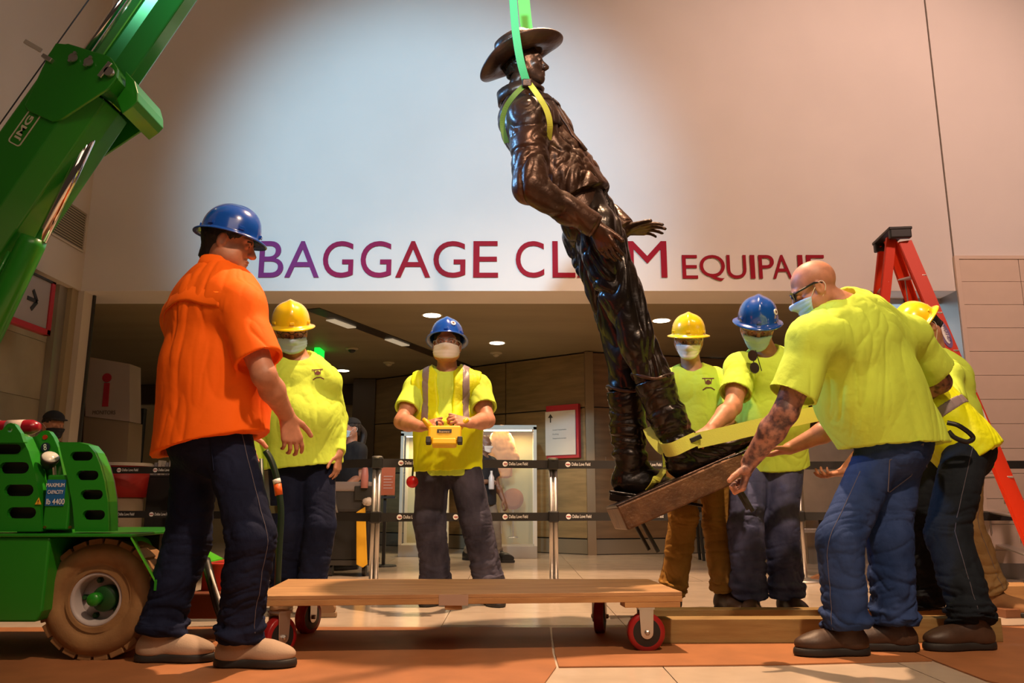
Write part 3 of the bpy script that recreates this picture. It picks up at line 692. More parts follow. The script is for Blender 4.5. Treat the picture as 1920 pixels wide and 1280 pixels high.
def shirt(J, m, hem, sleeve=0.62, longs=False, inf=0.014, name='shirt', amp=0.011, flare=0.02, hemn=None, seed=1, neckr=0.062, arms='LR', sc=None, collar=False, hemo=None, hollow=True):
    pts = [J.neck, J.pel - J.up * 0.15, J.bel + J.fwd * .2, J.bel - J.fwd * .2, J.bel + J.rt * .2, J.bel - J.rt * .2] + [J.sh[h] for h in 'LR'] + [(J.wr[h] if longs else J.el[h]) for h in arms]
    lo, hi = bounds(pts, 0.14); F = Field(lo, hi, J.vox + 0.001); torso_prims(F, J, inf)
    low = J.pel - J.up * (hem + 0.06); F.cone(J.bel, low, 0.165 * J.w + inf + J.belly * .4, 0.172 * J.w + inf + flare + J.belly * .2, 0.05, (J.fwd, min(0.95, J.dep + 0.06)))
    F.plane(J.pel - J.up * hem if hemo is None else hemo, -(J.up if hemn is None else np.asarray(hemn, float)), 0.004)
    if hollow: F.cone(J.pel - J.up * (hem - .035), low - J.up * .12, 0.166 * J.w + inf + flare * .5 - .022 + J.belly * .2, 0.172 * J.w + inf + flare - .021 + J.belly * .2, 0.006, (J.fwd, min(0.95, J.dep + 0.06)), op='s')
    if collar: F.cone(J.neck, J.head - (J.head - J.neck) * 0.52, 0.060 * J.w + J.fat * .5, 0.062 * J.w + J.fat * .5, 0.012)
    ax = J.HR[:, 2] * 0.3 + nrm(J.head - J.neck) * 0.7 
    F.ell(J.neck + nrm(ax) * 0.082 + J.fwd * 0.045, (0.080 * J.w, 0.115 * J.w, 0.074), J.TR, 0.008, 's') if not collar else None
    for h in arms:
        s_, e, w = J.sh[h], J.el[h], J.wr[h]; A = J.arm
        if longs:
            F.cone(s_, e, 0.066 * A + inf * .6, 0.050 * A + inf * .6, 0.03); F.cone(e, w - (w - e) * 0.02, 0.050 * A + inf * .6, 0.036 * A + inf * .4, 0.02, cap='b'); F.cone(w - (w - e) * .14, w - (w - e) * .03, 0.036 * A, 0.035 * A, 0.003, cap='ab')
        else:
            F.cone(s_ + (s_ - e) * 0.05, s_ + (e - s_) * sleeve, 0.064 * A + inf * .5, 0.067 * A + inf * .8, 0.03, cap='b', capk=.002); F.cone(s_ + (e - s_) * (sleeve - .10), s_ + (e - s_) * (sleeve + .3), 0.058 * A + inf * .5 , 0.058 * A + inf * .9, 0.003, cap='a', op='s')
    V, Q = F.mesh(); V = folds(V, Q, amp, sc or [7, 7, 3.2], seed); o = obj(name, V, Q, m, J.o, True); J.shirt = (V, Q); J.shirt_o = o; return o
def pants(J, m, seed=1, amp=0.013, ankle=0.085, knee=0.08, name='jeans', top=0.06, seam=True):
    pts = [J.pel + J.up * .1] + [J.hip[h] for h in 'LR'] + [J.kn[h] for h in 'LR'] + [J.an[h] for h in 'LR']
    lo, hi = bounds(pts, 0.16); F = Field(lo, hi, J.vox + 0.001); G = J.leg
    F.cone(J.pel + J.up * 0.04, J.pel - np.array([0, 0, 0.04]), 0.142 * J.w, 0.150 * J.w, 0.05, (J.fwd, J.dep + .02)); F.ell(J.pel - J.fwd * 0.06 - np.array([0, 0, 0.05]), (0.145 * J.w, 0.095, 0.11), J.TR, 0.05)
    for h in 'LR':
        a, b, c = J.hip[h], J.kn[h], J.an[h]; F.cone(a, b, 0.098 * G, knee * G, 0.03); F.cone(b, c, knee * G, ankle * G * .95, 0.03, cap='b'); F.cone(b + (c - b) * .25 - J.fwd * .012, b + (c - b) * .4 - J.fwd * .012, 0.07 * G, 0.07 * G, 0.03)
        for q, ty in ((0.86, .5), (0.95, -.4)):     # cloth bunched over the shoe
            p = b + (c - b) * q; F.cone(p + J.fwd * .012, p - J.fwd * .008, ankle * G * .99, ankle * G * .99, 0.02, (nrm(c - b + J.fwd * .1 * ty), 0.3))
    F.plane(J.pel + J.up * (top + 0.02), J.up, 0.004); V, Q = F.mesh()
    zs = min(J.an['L'][2], J.an['R'][2]); V = folds(V, Q, amp, [6, 6, 13], seed, weight=lambda v: 0.28 + 0.95 * np.exp(-((v[:, 2] - zs - .05) / 0.16) ** 2) + 0.35 * np.exp(-((v[:, 2] - zs - .42) / 0.08) ** 2))
    o = obj(name, V, Q, m, J.o, True); J.pants_o = o; J.pm = (V, Q)
    if seam:
        bv = BVHTree.FromPolygons([tuple(q) for q in V], [tuple(map(int, q)) for q in Q])
        for h in 'LR':
            sd = J.rt if h == 'R' else -J.rt; pth = []
            for q in np.linspace(0.03, 1.93, 26):
                p = J.hip[h] + (J.kn[h] - J.hip[h]) * q if q <= 1 else J.kn[h] + (J.an[h] - J.kn[h]) * (q - 1)
                hit = bv.ray_cast(Vector(p + sd * 0.4), Vector(-sd), 0.5)[0]
                if hit is not None: pth.append(np.array(hit) + sd * 0.001)
            if len(pth) > 3: MB().tube(pth, 0.0013, 5).build('seam', M_STITCH, o)
    return o
def shoes(J, m, sole=M_RUBBER, name='shoe', ln=.88, high=False, ground=0.0, lace=None, soleh=0.022, which='LR'):
    for h in which:
        a = J.an[h]; f = np.asarray(J.ft[h], float); f[2] = 0; f = nrm(f); r = np.array([f[1], -f[0], 0]); U = np.array([0, 0, 1.0]); B = np.array([a[0], a[1], ground]); sd = 1 if h == 'R' else -1
        T = lambda x, y, z: B + r * x * sd + f * y * ln + U * z; R = np.stack([r, f, U], 1)
        F = Field(*bounds([T(-.08, -.12, 0), T(.08, .26, 0), T(.08, .26, .2), T(-.08, -.12, .2)], 0.03), 0.005)
        F.ell(T(0.0, .150, .045), (.050, .082, .038), R, .02); F.ell(T(0, -.035, .052), (.038, .050, .050), R, .02); F.cone(T(0, -.03, .05), T(0, .14, .048), .040, .043, .03, (U, .85))
        F.cone(T(0, -.015, .05), T(0, -.005, .115 if not high else .19), .044, .046, .03); F.cone(T(0, .02, .085), T(0, .12, .062), .034, .030, .03)
        F.plane(T(0, 0, soleh), -U, 0.003); F.ell(T(0, -.008, .15 if not high else .24), (.034, .036, .05), R, .006, 's')
        V, Q = F.mesh(); o = obj(name, V, Q, m, J.o, True)
        F = Field(*bounds([T(-.08, -.12, 0), T(.08, .26, 0.05)], 0.03), 0.005)
        F.ell(T(0.002, .148, .014), (.055, .090, .05), R, .01); F.ell(T(0, -.035, .014), (.042, .056, .05), R, .01); F.cone(T(0, -.03, .014), T(0, .14, .014), .041, .050, .02)
        F.plane(T(0, 0, soleh + .006), U, .002); F.plane(T(0, 0, 0.002), -U, .002); V, Q = F.mesh(); obj('sole', V, Q, sole, o, True)
        if lace is not None:
            mb = MB()
            for q in range(4): mb.tube([T(-.028, .045 + q * .022, .098 - q * .010), T(0, .047 + q * .022, .109 - q * .011), T(.028, .045 + q * .022, .098 - q * .010)], .0028, 6)
            mb.build('lace', lace, o)
def hair(J, m=None, bald=False, low=-0.06, back=0.012):
    c, R = J.hc, J.HR; T = lambda *p: c + R @ (np.array(p) * J.hs); F = Field(*bounds([T(-.1, -.13, -.12), T(.1, .1, .13), T(.1, -.13, .13), T(-.1, .1, -.12)], .02), 0.005)
    F.ell(T(0, -.016, .034), (.081 * J.hs, (.099 + back * .4) * J.hs, .090 * J.hs), R, .02); F.cone(T(0, -.050, .0), T(0, -.062, low), .062 * J.hs, .046 * J.hs, .03)
    F.plane(T(0, .062, .03), R @ nrm(np.array([0, 1.0, -.55])), .01); F.plane(T(0, 0, low - .01), -R[:, 2], .008)
    for sx in (-1, 1): F.ell(T(sx * .085, -.004, -.020), (.022, .024, .036), R, .008, 's')
    V, Q = F.mesh(); V = folds(V, Q, .004, [60, 60, 30], 3); return obj('hair', V, Q, m or M_HAIR, J.o, True)
def bvh(V, Q): return BVHTree.FromPolygons([tuple(map(float, q)) for q in V], [tuple(map(int, q)) for q in Q])
def decal(name, polys, J_o, VQ, o, ex, ey, m, off=0.002, step=0.012):
    """flat print laid onto a shirt: polygons in o + x ex + y ey, dropped along -(ex x ey)"""
    b = bvh(*VQ); ez = np.cross(nrm(ex), nrm(ey)); vs, fs = [], []
    for pg in polys:
        n = len(pg); base = len(vs)
        for x, y in pg:
            q = np.asarray(o) + nrm(ex) * x + nrm(ey) * y; h = b.ray_cast(Vector(q + ez * 0.3), Vector(-ez), 0.7)[0]
            vs.append((np.array(h) if h is not None else q) + ez * off)
        fs.append(tuple(range(base, base + n)))
    return obj(name, vs, fs, m, J_o)
def bar(x0, y0, x1, y1, w, n=4):
    """strip from (x0, y0) to (x1, y1) cut in n quads"""
    d = nrm(np.array([x1 - x0, y1 - y0])); p = np.array([-d[1], d[0]]) * w / 2; out = []
    for i in range(n):
        a = np.array([x0, y0]) + (np.array([x1 - x0, y1 - y0])) * i / n; b = np.array([x0, y0]) + (np.array([x1 - x0, y1 - y0])) * (i + 1) / n
        out.append([tuple(a - p), tuple(b - p), tuple(b + p), tuple(a + p)])
    return out
def crest(J, m=M_LOGO, o=None, s=1.0):
    """small crest on the left chest: a bar, a round badge and a curved ribbon"""
    o = J.chest + J.fwd * 0.2 - J.rt * 0.085 + J.up * 0.045 if o is None else o
    pg = bar(-.03 * s, .026 * s, .03 * s, .026 * s, .006 * s) + bar(-.018 * s, .026 * s, -.012 * s, -.004 * s, .004 * s, 2) + bar(.018 * s, .026 * s, .012 * s, -.004 * s, .004 * s, 2)
    pg += [[(.012 * s * math.cos(a), .006 * s + .013 * s * math.sin(a)) for a in np.linspace(0, 2 * math.pi, 12, endpoint=False)]]
    pg += bar(-.030 * s, -.034 * s, -.012 * s, -.022 * s, .006 * s, 2) + bar(-.012 * s, -.022 * s, .012 * s, -.022 * s, .006 * s, 2) + bar(.012 * s, -.022 * s, .030 * s, -.034 * s, .006 * s, 2)
    decal('print', pg, J.shirt_o, J.shirt, o, -J.rt, J.up, m)
def vest(J, hem, seed=5, name='safety_vest', open_front=True, hemn=None, tapes=('v', 'h'), hemo=None, thick=0.030):
    pts = [J.neck, J.pel - J.up * 0.1, J.bel + J.fwd * .2, J.bel - J.fwd * .2, J.bel + J.rt * .2, J.bel - J.rt * .2] + [J.sh[h] for h in 'LR']
    lo, hi = bounds(pts, 0.16)
    def shape(ext, mode=None, rng=None):
        F = Field(lo, hi, J.vox + 0.001); torso_prims(F, J, thick + ext); low = J.pel - J.up * (hem + 0.05)
        F.cone(J.bel, low, 0.165 * J.w + thick + ext + J.belly * .4, 0.175 * J.w + thick + ext + J.belly * .2, 0.05, (J.fwd, min(.95, J.dep + .06)))
        F.plane(J.pel - J.up * hem if hemo is None else hemo, -(J.up if hemn is None else hemn), .005)
        for h in 'LR':
            sd = J.rt if h == 'R' else -J.rt; F.plane(J.sh[h] + sd * 0.025, sd, .006)
        F.ell(J.neck + J.up * 0.05 + J.fwd * 0.02, (0.085 * J.w, 0.12 * J.w, 0.085), J.TR, 0.008, 's')
        if open_front:
            F.cone(J.neck + J.fwd * .22, J.chest + J.fwd * .22 - J.up * .12, .075, .045, .01, (J.fwd, 2.0), op='s')
        if mode == 'h': F.plane(J.bel + J.up * rng[1], J.up, .002); F.plane(J.bel + J.up * rng[0], -J.up, .002)
        if mode == 'v':
            F.plane(J.chest + J.rt * rng[1], J.rt, .002); F.plane(J.chest + J.rt * rng[0], -J.rt, .002); F.plane(J.bel - J.up * .0, -J.up, .002)
        V, Q = F.mesh(); return folds(V, Q, .009, [7, 7, 3.2], seed), Q
    V, Q = shape(0); o = obj(name, V, Q, M_HVV, J.o, True); J.vest_o = o; J.vest = (V, Q)
    if 'v' in tapes:
        for a in (-1, 1):
            V, Q = shape(.003, 'v', sorted((a * .105, a * .150))); obj('reflective_tape', V, Q, M_TAPE, o, True)
    if 'h' in tapes: V, Q = shape(.003, 'h', (-0.03, 0.02)); obj('reflective_tape', V, Q, M_TAPE, o, True)
    return o
# ------------------------------------------------------------------ the people
CAMP = np.array([0, 0, CAMH])
def reach(A, x, y, L, far=False):
    """the point seen at (x, y) that lies a bone's length L from joint A, on its near or far side"""
    D = P(x, y, 1.0) - CAMP; w = CAMP - np.asarray(A, float); a = D @ D; b = 2 * D @ w; c = w @ w - L * L; q = b * b - 4 * a * c
    if q <= 0: t = -b / (2 * a)
    else: t = (-b + (1 if far else -1) * math.sqrt(q)) / (2 * a)
    p = CAMP + D * t; return np.asarray(A, float) + nrm(p - A) * L if q <= 0 else p
def ankle(x, Y, z=0.10): p = P(x, 900, Y); return np.array([p[0], Y, z])
def mk(head, neck, pel, shR, shL, elR, elL, wrR, wrL, knR, knL, anR, anL, **kw):
    d = dict(head=head, neck=neck, pel=pel, sh={'R': shR, 'L': shL}, el={'R': elR, 'L': elL}, wr={'R': wrR, 'L': wrL}, kn={'R': knR, 'L': knL}, an={'R': anR, 'L': anL})
    d.update(kw); return setup(d)
V3 = lambda *a: np.array(a, float)

# --- A: the big man in the orange shirt, back to the camera, looking right
def person_a():
    nk = P(410, 523, 3.2); sR = P(450, 580, 3.05); sL = P(350, 600, 3.33); eR = reach(sR, 495, 703, .31); wR = reach(eR, 538, 780, .25, True)
    eL = sL + V3(.02, .10, -.29); wL = eL + V3(.17, .10, -.17)
    J = mk(P(431, 455, 3.2), nk, P(398, 800, 3.2), sR, sL, eR, eL, wR, wL, P(472, 1010, 3.10), P(352, 1015, 3.30), ankle(466, 3.17, .105), ankle(322, 3.27, .105),
           fwd=(.58, .81, 0), hf=(.95, .12, -.22), hu=(.2, 0, 1), hd={'R': V3(.25, .12, -.95), 'L': V3(.3, .1, -.9)}, hn={'R': V3(-.55, .75, 0), 'L': V3(.3, -.8, 0)},
           hp={'R': dict(curl=(30, 38, 42, 45), spread=5)}, ft={'R': V3(1, -.02, 0), 'L': V3(1, .0, 0)}, w=1.10, dep=.78, arm=1.02, leg=.97, belly=.03, fat=.004, hs=.98, vox=.0045, hsc=1.04)
    body(J, 'person', 'man in an orange shirt and blue full brim helmet, seen from behind, watching the statue', tattoo=None, m=M_SKINP)
    hm = helmet(J.o, J.hc, J.HR, M_HBLUE, 2, J.hs); hair(J, low=-.085, back=.03); eyes(J.o, J.hc, J.HR, J.hs)
    o = shirt(J, M_ORANGE, .17, sleeve=.80, inf=.032, name='shirt', amp=.011, flare=.034, seed=2, hemn=nrm(V3(-.22, .0, 1)), hemo=P(400, 832, 3.2), collar=True, sc=[6, 6, 1.9])
    # collar and the yoke flap across the shoulders
    n = 26; ring = [J.neck + nrm(J.head - J.neck) * (.030) + J.rt * (.083 * math.cos(a)) + J.fwd * (.088 * math.sin(a)) - J.up * 0.02 * math.sin(a) for a in np.linspace(0, 2 * math.pi, n)]
    mb = MB(); vs = []
    for p in ring:
        q = nrm(p - J.neck - J.up * np.dot(p - J.neck, J.up)); vs += [p - J.up * .03 + q * .020, p + J.up * .036 + q * -.004, p + J.up * .036 - q * .010, p - J.up * .03 + q * .010]
    fs = [(i * 4 + k, i * 4 + (k + 1) % 4, (i + 1) * 4 + (k + 1) % 4, (i + 1) * 4 + k) for i in range(n - 1) for k in range(4)]
    obj('collar', vs, fs, M_ORANGE, o, True)
    b = bvh(*J.shirt); vs = []; nu = 30
    for i in range(nu + 1):
        u = -1 + 2 * i / nu
        for dz in (0.05, 0.0, -0.012):
            q = J.chest + J.rt * u * .215 + J.up * (.035 + dz + .006 * math.sin(u * 7) - 0.05 * u * u) - J.fwd * .5
            h = b.ray_cast(Vector(q), Vector(J.fwd), 1.0)[0]
            vs.append((np.array(h) if h is not None else q + J.fwd * .4) - J.fwd * (0.000 if dz > 0 else 0.007 if dz == 0 else .009) * math.cos(u * 1.4))
    arr = np.array(vs).reshape(nu + 1, 3, 3)
    for _ in range(4): arr[1:-1] = (arr[:-2] + arr[1:-1] * 2 + arr[2:]) / 4
    vs = list(arr.reshape(-1, 3))
    fs = [(i * 3 + k, i * 3 + k + 1, (i + 1) * 3 + k + 1, (i + 1) * 3 + k) for i in range(nu) for k in range(2)]
    y = obj('yoke_flap', vs, fs, M_ORANGE, o, True); md = y.modifiers.new('thickness', 'SOLIDIFY'); md.thickness = .003
    pants(J, M_DNAVY, 3, ankle=.092, knee=.090, amp=.018)
    # back pocket
    b = bvh(*J.pm); ox = J.pel - J.fwd * .6 + V3(0, 0, -.06); vs = []
    for i, (x, z) in enumerate([(.02, .0), (.15, .0), (.15, -.12), (.085, -.15), (.02, -.12)]):
        q = ox + J.rt * x + V3(0, 0, z); h = b.ray_cast(Vector(q), Vector(J.fwd), 1.0)[0]; vs.append((np.array(h) if h is not None else q) - J.fwd * .003)
    obj('pocket', vs + [v - J.fwd * .004 for v in vs], [(0, 1, 2, 3, 4), (9, 8, 7, 6, 5)] + [(i, i + 5, (i + 1) % 5 + 5, (i + 1) % 5) for i in range(5)], M_DNAVY, J.pants_o)
    shoes(J, M_SUEDE, ground=.006, ln=.92, soleh=.026)
    return J
A = person_a()

# --- B: yellow helmet, long sleeves
def person_b():
    nk = P(558, 683, 4.65); sL = P(610, 714, 4.62); sR = P(506, 712, 4.62); eL = reach(sL, 632, 786, .28, True); wL = reach(eL, 634, 850, .26); eR = sR + V3(-.07, .02, -.28); wR = eR + V3(.02, -.1, -.24)
    J = mk(P(546, 619, 4.55), nk, P(566, 838, 4.68), sR, sL, eR, eL, wR, wL, P(540, 985, 4.60), P(600, 985, 4.60), ankle(545, 4.72), ankle(592, 4.62),
           fwd=(.38, -.92, 0), hf=(.30, -.85, -.42), hu=(0, -.3, 1), hd={'R': V3(0, -.1, -1), 'L': V3(.02, -.15, -1)}, hn={'R': V3(.9, .2, 0), 'L': V3(-.9, .2, 0)},
           ft={'R': V3(.1, -1, 0), 'L': V3(.75, -.65, 0)}, w=1.10, dep=.78, arm=1.02, leg=1.06, belly=.045, fat=.006, hs=1.04)
    body(J, 'person', 'man in a yellow helmet, long lime sleeves and pale blue mask, beside the orange shirt')
    helmet(J.o, J.hc, J.HR, M_HYEL, 6, J.hs); face_mask(J.o, J.hc, J.HR, J.hs, M_MASKB, .006); glasses(J.o, J.hc, J.HR, J.hs, dark=True); eyes(J.o, J.hc, J.HR, J.hs)
    hair(J); shirt(J, M_HV, .11, longs=True, inf=.020, amp=.010, seed=6); crest(J); pants(J, M_DNAVY, 8, ankle=.082); shoes(J, mat('tan_suede', (.22, .12, .06), .85), sole=mat('tan_sole', (.25, .16, .09), .8))
    return J

def person_c():
    nk = P(838, 703, 5.08); sR = P(782, 727, 5.08); sL = P(896, 727, 5.08); eR = reach(sR, 753, 790, .30); eL = reach(sL, 914, 788, .30); wR = reach(eR, 790, 800, .23); wL = reach(eL, 881, 793, .23)
    J = mk(P(838, 645, 5.02), nk, P(840, 852, 5.10), sR, sL, eR, eL, wR, wL, P(806, 975, 5.04), P(892, 975, 5.04), ankle(822, 5.12), ankle(920, 5.10),
           fwd=(0, -1, 0), hf=(.02, -1, .05), hu=(0, 0, 1), hd={'R': V3(.75, -.5, .12), 'L': V3(-.75, -.5, .12)}, hn={'R': V3(.5, .5, -.5), 'L': V3(-.5, .5, -.5)},
           hp={h: dict(curl=(60, 75, 80, 85), thumb=(.6, .75, .35, 10)) for h in 'LR'}, ft={'R': V3(-.25, -1, 0), 'L': V3(.3, -1, 0)}, w=1.04, dep=.72, arm=1.04, leg=1.12, belly=.02, fat=.004, hs=1.04)
    body(J, 'person', 'worker in blue helmet and white mask holding a yellow remote control before him', m=M_SKINP)
    helmet(J.o, J.hc, J.HR, M_HBLUE, 10, J.hs, badge=115); face_mask(J.o, J.hc, J.HR, J.hs, M_MASKW); glasses(J.o, J.hc, J.HR, J.hs); eyes(J.o, J.hc, J.HR, J.hs); hair(J)
    shirt(J, M_HV, .13, sleeve=.66, inf=.014, amp=.009, seed=9, flare=-.004); crest(J); v = vest(J, .10, seed=11, tapes=('v',), thick=.030)
    # vest hangs in two loose tails joined by the zip line
    pants(J, M_DGREY, 12, ankle=.088, knee=.086, amp=.017); shoes(J, M_LEATHER)
    return J

def person_d():
    nk = P(1298, 699, 4.74); sR = P(1252, 722, 4.72); sL = P(1345, 718, 4.72); eR = reach(sR, 1236, 798, .27, True); eL = reach(sL, 1372, 790, .27); wR = reach(eR, 1262, 835, .24); wL = reach(eL, 1335, 815, .24)
    J = mk(P(1291, 636, 4.66), nk, P(1306, 848, 4.76), sR, sL, eR, eL, wR, wL, P(1282, 968, 4.62), P(1345, 985, 4.68), ankle(1252, 4.70), ankle(1347, 4.72, .12),
           fwd=(-.2, -1, 0), hf=(-.22, -.9, -.30), hu=(0, -.2, 1), hd={'R': V3(.5, -.6, -.6), 'L': V3(-.6, -.5, -.4)}, hn={'R': V3(.3, .3, -.8), 'L': V3(-.3, .3, -.8)},
           hp={h: dict(curl=(70, 75, 80, 85)) for h in 'LR'}, ft={'R': V3(-.3, -1, 0), 'L': V3(.15, -1, 0)}, w=.98, dep=.70, arm=1.0, leg=1.0)
    body(J, 'person', 'worker in a yellow helmet, white mask and tan trousers directly behind the statue')
    helmet(J.o, J.hc, J.HR, M_HYEL, 4, J.hs); face_mask(J.o, J.hc, J.HR, J.hs, M_MASKW); glasses(J.o, J.hc, J.HR, J.hs); eyes(J.o, J.hc, J.HR, J.hs); hair(J)
    shirt(J, M_HV, .12, sleeve=.68, inf=.018, seed=14); crest(J, s=1.15); pants(J, M_KHAKI, 15, ankle=.082, knee=.078, amp=.02, name='trousers'); shoes(J, M_LEATHER, ln=1.05, high=True, lace=M_FRAME)
    return J

def person_e():
    nk = P(1440, 668, 4.50); sR = P(1388, 692, 4.42); sL = P(1500, 690, 4.56); eR = reach(sR, 1374, 762, .28); wR = reach(eR, 1334, 802, .24); eL = sL + V3(.12, -.02, -.25); wL = eL + V3(.0, -.22, -.06)
    J = mk(P(1420, 611, 4.40), nk, P(1440, 838, 4.66), sR, sL, eR, eL, wR, wL, P(1398, 985, 4.54), P(1464, 985, 4.60), ankle(1394, 4.58), ankle(1462, 4.62),
           fwd=(-.25, -.93, -.1), hf=(-.22, -.80, -.52), hu=(0, -.4, 1), hd={'R': V3(-.7, -.35, -.45), 'L': V3(-.8, -.5, -.2)}, hn={'R': V3(.1, .4, -.85), 'L': V3(0, .3, -.9)},
           hp={h: dict(curl=(60, 65, 70, 75)) for h in 'LR'}, ft={'R': V3(-.25, -1, 0), 'L': V3(.1, -1, 0)}, w=1.0, dep=.74, arm=1.06, leg=1.12, belly=.03, hs=1.04)
    body(J, 'person', 'worker in blue helmet and blue mask bending over the strap, sunglasses on his collar', m=M_SKINP)
    hm, H, o = helmet(J.o, J.hc, J.HR, M_HBLUE, 6, J.hs, badge=150); face_mask(J.o, J.hc, J.HR, J.hs, M_MASKB); glasses(J.o, J.hc, J.HR, J.hs); eyes(J.o, J.hc, J.HR, J.hs); hair(J)
    shirt(J, M_HV, .10, sleeve=.66, inf=.024, seed=21, flare=.035, amp=.008, hollow=False); crest(J); pants(J, M_DMID, 19, ankle=.090, knee=.084, amp=.018); shoes(J, M_LEATHER)
    # sunglasses hung on the collar
    c = P(1413, 678, 4.27); t = thing('sunglasses', 'black sunglasses hanging from the collar of the worker bending over the strap', 'sunglasses', c); R = np.stack([nrm(V3(.1, 0, -1)), nrm(V3(-.25, -.95, .1)), nrm(V3(1, -.2, .1))], 1)
    f = MB()
    for sx in (-1, 1):
        q = c + R[:, 0] * sx * .034; n = 16
        f2 = MB(); f2.prism([(.028 * math.cos(a), .022 * math.sin(a)) for a in np.linspace(0, 2 * math.pi, n, endpoint=False)], q, R[:, 0], R[:, 2], R[:, 1] * .003); f2.build('lens', M_IRIS, t)
        f.tube([q + R[:, 0] * .029 * math.cos(a) + R[:, 2] * .023 * math.sin(a) + R[:, 1] * .0015 for a in np.linspace(0, 2 * math.pi, 17)], .0022, 6, False)
    f.tube([c + R[:, 0] * -.006, c + R[:, 0] * .006], .003, 6); f.tube([c - R[:, 0] * .06, c - R[:, 0] * .062 - R[:, 1] * .004 + R[:, 2] * .02, c + R[:, 0] * .05 - R[:, 1] * .02 + R[:, 2] * .035], .0025, 6); f.build('frame', M_FRAME, t)
    return J

def person_f():
    nk = P(1588, 585, 3.36); sL = P(1524, 640, 3.22); sR = P(1700, 636, 3.58); eL = reach(sL, 1473, 772, .32); wL = reach(eL, 1404, 868, .27, True); eR = reach(sR, 1762, 716, .28, True); wR = eR + V3(-.16, .16, -.10)
    J = mk(P(1526, 541, 3.36), nk, P(1670, 812, 3.52), sR, sL, eR, eL, wR, wL, P(1668, 1012, 3.50), P(1574, 1015, 3.40), ankle(1654, 3.50, .11), ankle(1566, 3.40, .11),
           fwd=(-.45, .85, -.2), hf=(-.86, .28, -.42), hu=(-.42, 0, .9), hd={'R': V3(-.6, .6, -.4), 'L': V3(-.18, .32, -.93)}, hn={'R': V3(-.3, 0, -.9), 'L': V3(-.85, .35, .1)},
           hp={'L': dict(curl=(95, 100, 100, 105), thumb=(.9, .25, .5, 15)), 'R': dict(curl=(50, 55, 60, 65))}, ft={'R': V3(-.95, .2, 0), 'L': V3(-1, -.05, 0)}, w=1.24, dep=.72, arm=1.14, leg=.98, belly=.02, fat=.006, hs=.98, bend=-.03, vox=.0045, hsc=1.1)
    body(J, 'person', 'bald tattooed man in a lime shirt and blue jeans leaning over the statue base', m=M_SKINP, tattoo='LR')
    face_mask(J.o, J.hc, J.HR, J.hs, M_MASKB, .003); glasses(J.o, J.hc, J.HR, J.hs, dark=2, lift=.012, nm='sunglasses'); eyes(J.o, J.hc, J.HR, J.hs)
    # cropped grey stubble round the bald crown and the folds of the neck
    c, R = J.hc, J.HR
    shirt(J, M_HV, .13, sleeve=.78, inf=.030, amp=.013, seed=23, flare=.018, hemn=nrm(V3(-.06, 0, 1)), hemo=P(1665, 836, 3.5), sc=[5.5, 5.5, 3]); pants(J, M_DBLUE, 24, ankle=.098, knee=.092, amp=.018, top=.08)
    b = bvh(*J.pm)
    for sx in (-1, 1):
        vs = []; ox = J.pel - J.fwd * .7 + V3(0, 0, -.035)
        pg = [(sx * .04, .0), (sx * .19, .0), (sx * .185, -.13), (sx * .115, -.165), (sx * .045, -.13)]
        for x, z in pg:
            q = ox + J.rt * x + V3(0, 0, z); h = b.ray_cast(Vector(q), Vector(J.fwd), 1.2)[0]; vs.append((np.array(h) if h is not None else q + J.fwd * .6) - J.fwd * .003)
        ring = vs + [vs[0]]; pk = MB().tube(ring, .0024, 5).build('pocket_stitching', M_STITCH, J.pants_o)
    shoes(J, M_LEATHER, ground=.006, ln=.92, high=True, lace=M_SUEDE, soleh=.026)
    return J

def person_g():
    pel = P(1800, 832, 3.86); nk = P(1682, 702, 3.98); sL = P(1690, 722, 3.78); sR = P(1676, 716, 4.18); eL = reach(sL, 1570, 800, .33); wL = reach(eL, 1468, 846, .27); eR = reach(sR, 1640, 850, .30); wR = reach(eR, 1556, 912, .25)
    J = mk(P(1640, 672, 4.0), nk, pel, sR, sL, eR, eL, wR, wL, P(1722, 990, 4.04), P(1776, 1000, 3.68), ankle(1712, 4.04, .11), ankle(1796, 3.53, .11),
           fwd=(-.7, -.05, -.7), hf=(-.8, -.1, -.6), hu=(-.6, 0, .8), hd={'R': V3(-.95, -.1, -.25), 'L': V3(-.92, .1, -.30)}, hn={'R': V3(-.25, .1, .95), 'L': V3(-.25, .1, .95)},
           hp={'L': dict(curl=(18, 20, 24, 28), spread=5, thumb=(.8, .6, .2, 10)), 'R': dict(curl=(28, 40, 48, 52), thumb=(.8, .65, .2, 10))}, ft={'R': V3(-.95, -.1, 0), 'L': V3(-1, -.12, 0)}, w=.96, dep=.70, arm=1.06, leg=1.0, belly=.0, hs=.95)
    body(J, 'person', 'worker in a yellow reflective vest and black jeans bent forward behind the bald man', m=M_SKINP)
    helmet(J.o, J.hc, J.HR, M_HBLUE, 2, J.hs); face_mask(J.o, J.hc, J.HR, J.hs, M_MASKW)
    shirt(J, M_HV, .07, sleeve=.55, inf=.014, seed=28, flare=-.005); v = vest(J, .10, seed=29, open_front=False, tapes=('h',), thick=.022)
    pants(J, M_DBLK, 30, ankle=.094, knee=.092, amp=.018, top=.05); shoes(J, M_LEATHER, ground=.006, ln=.98, soleh=.026)
    # rolled black strap handle on the hip
    c = P(1806, 806, 3.58); a = P(1776, 792, 3.60); d = P(1824, 818, 3.62); MB().tube(smooth_path([a, P(1796, 797, 3.58), P(1818, 812, 3.58), P(1824, 822, 3.585), P(1812, 828, 3.58), P(1790, 820, 3.59), P(1778, 808, 3.60)]), .011, 10).build('strap_handle', M_BLACK, J.o)
    return J

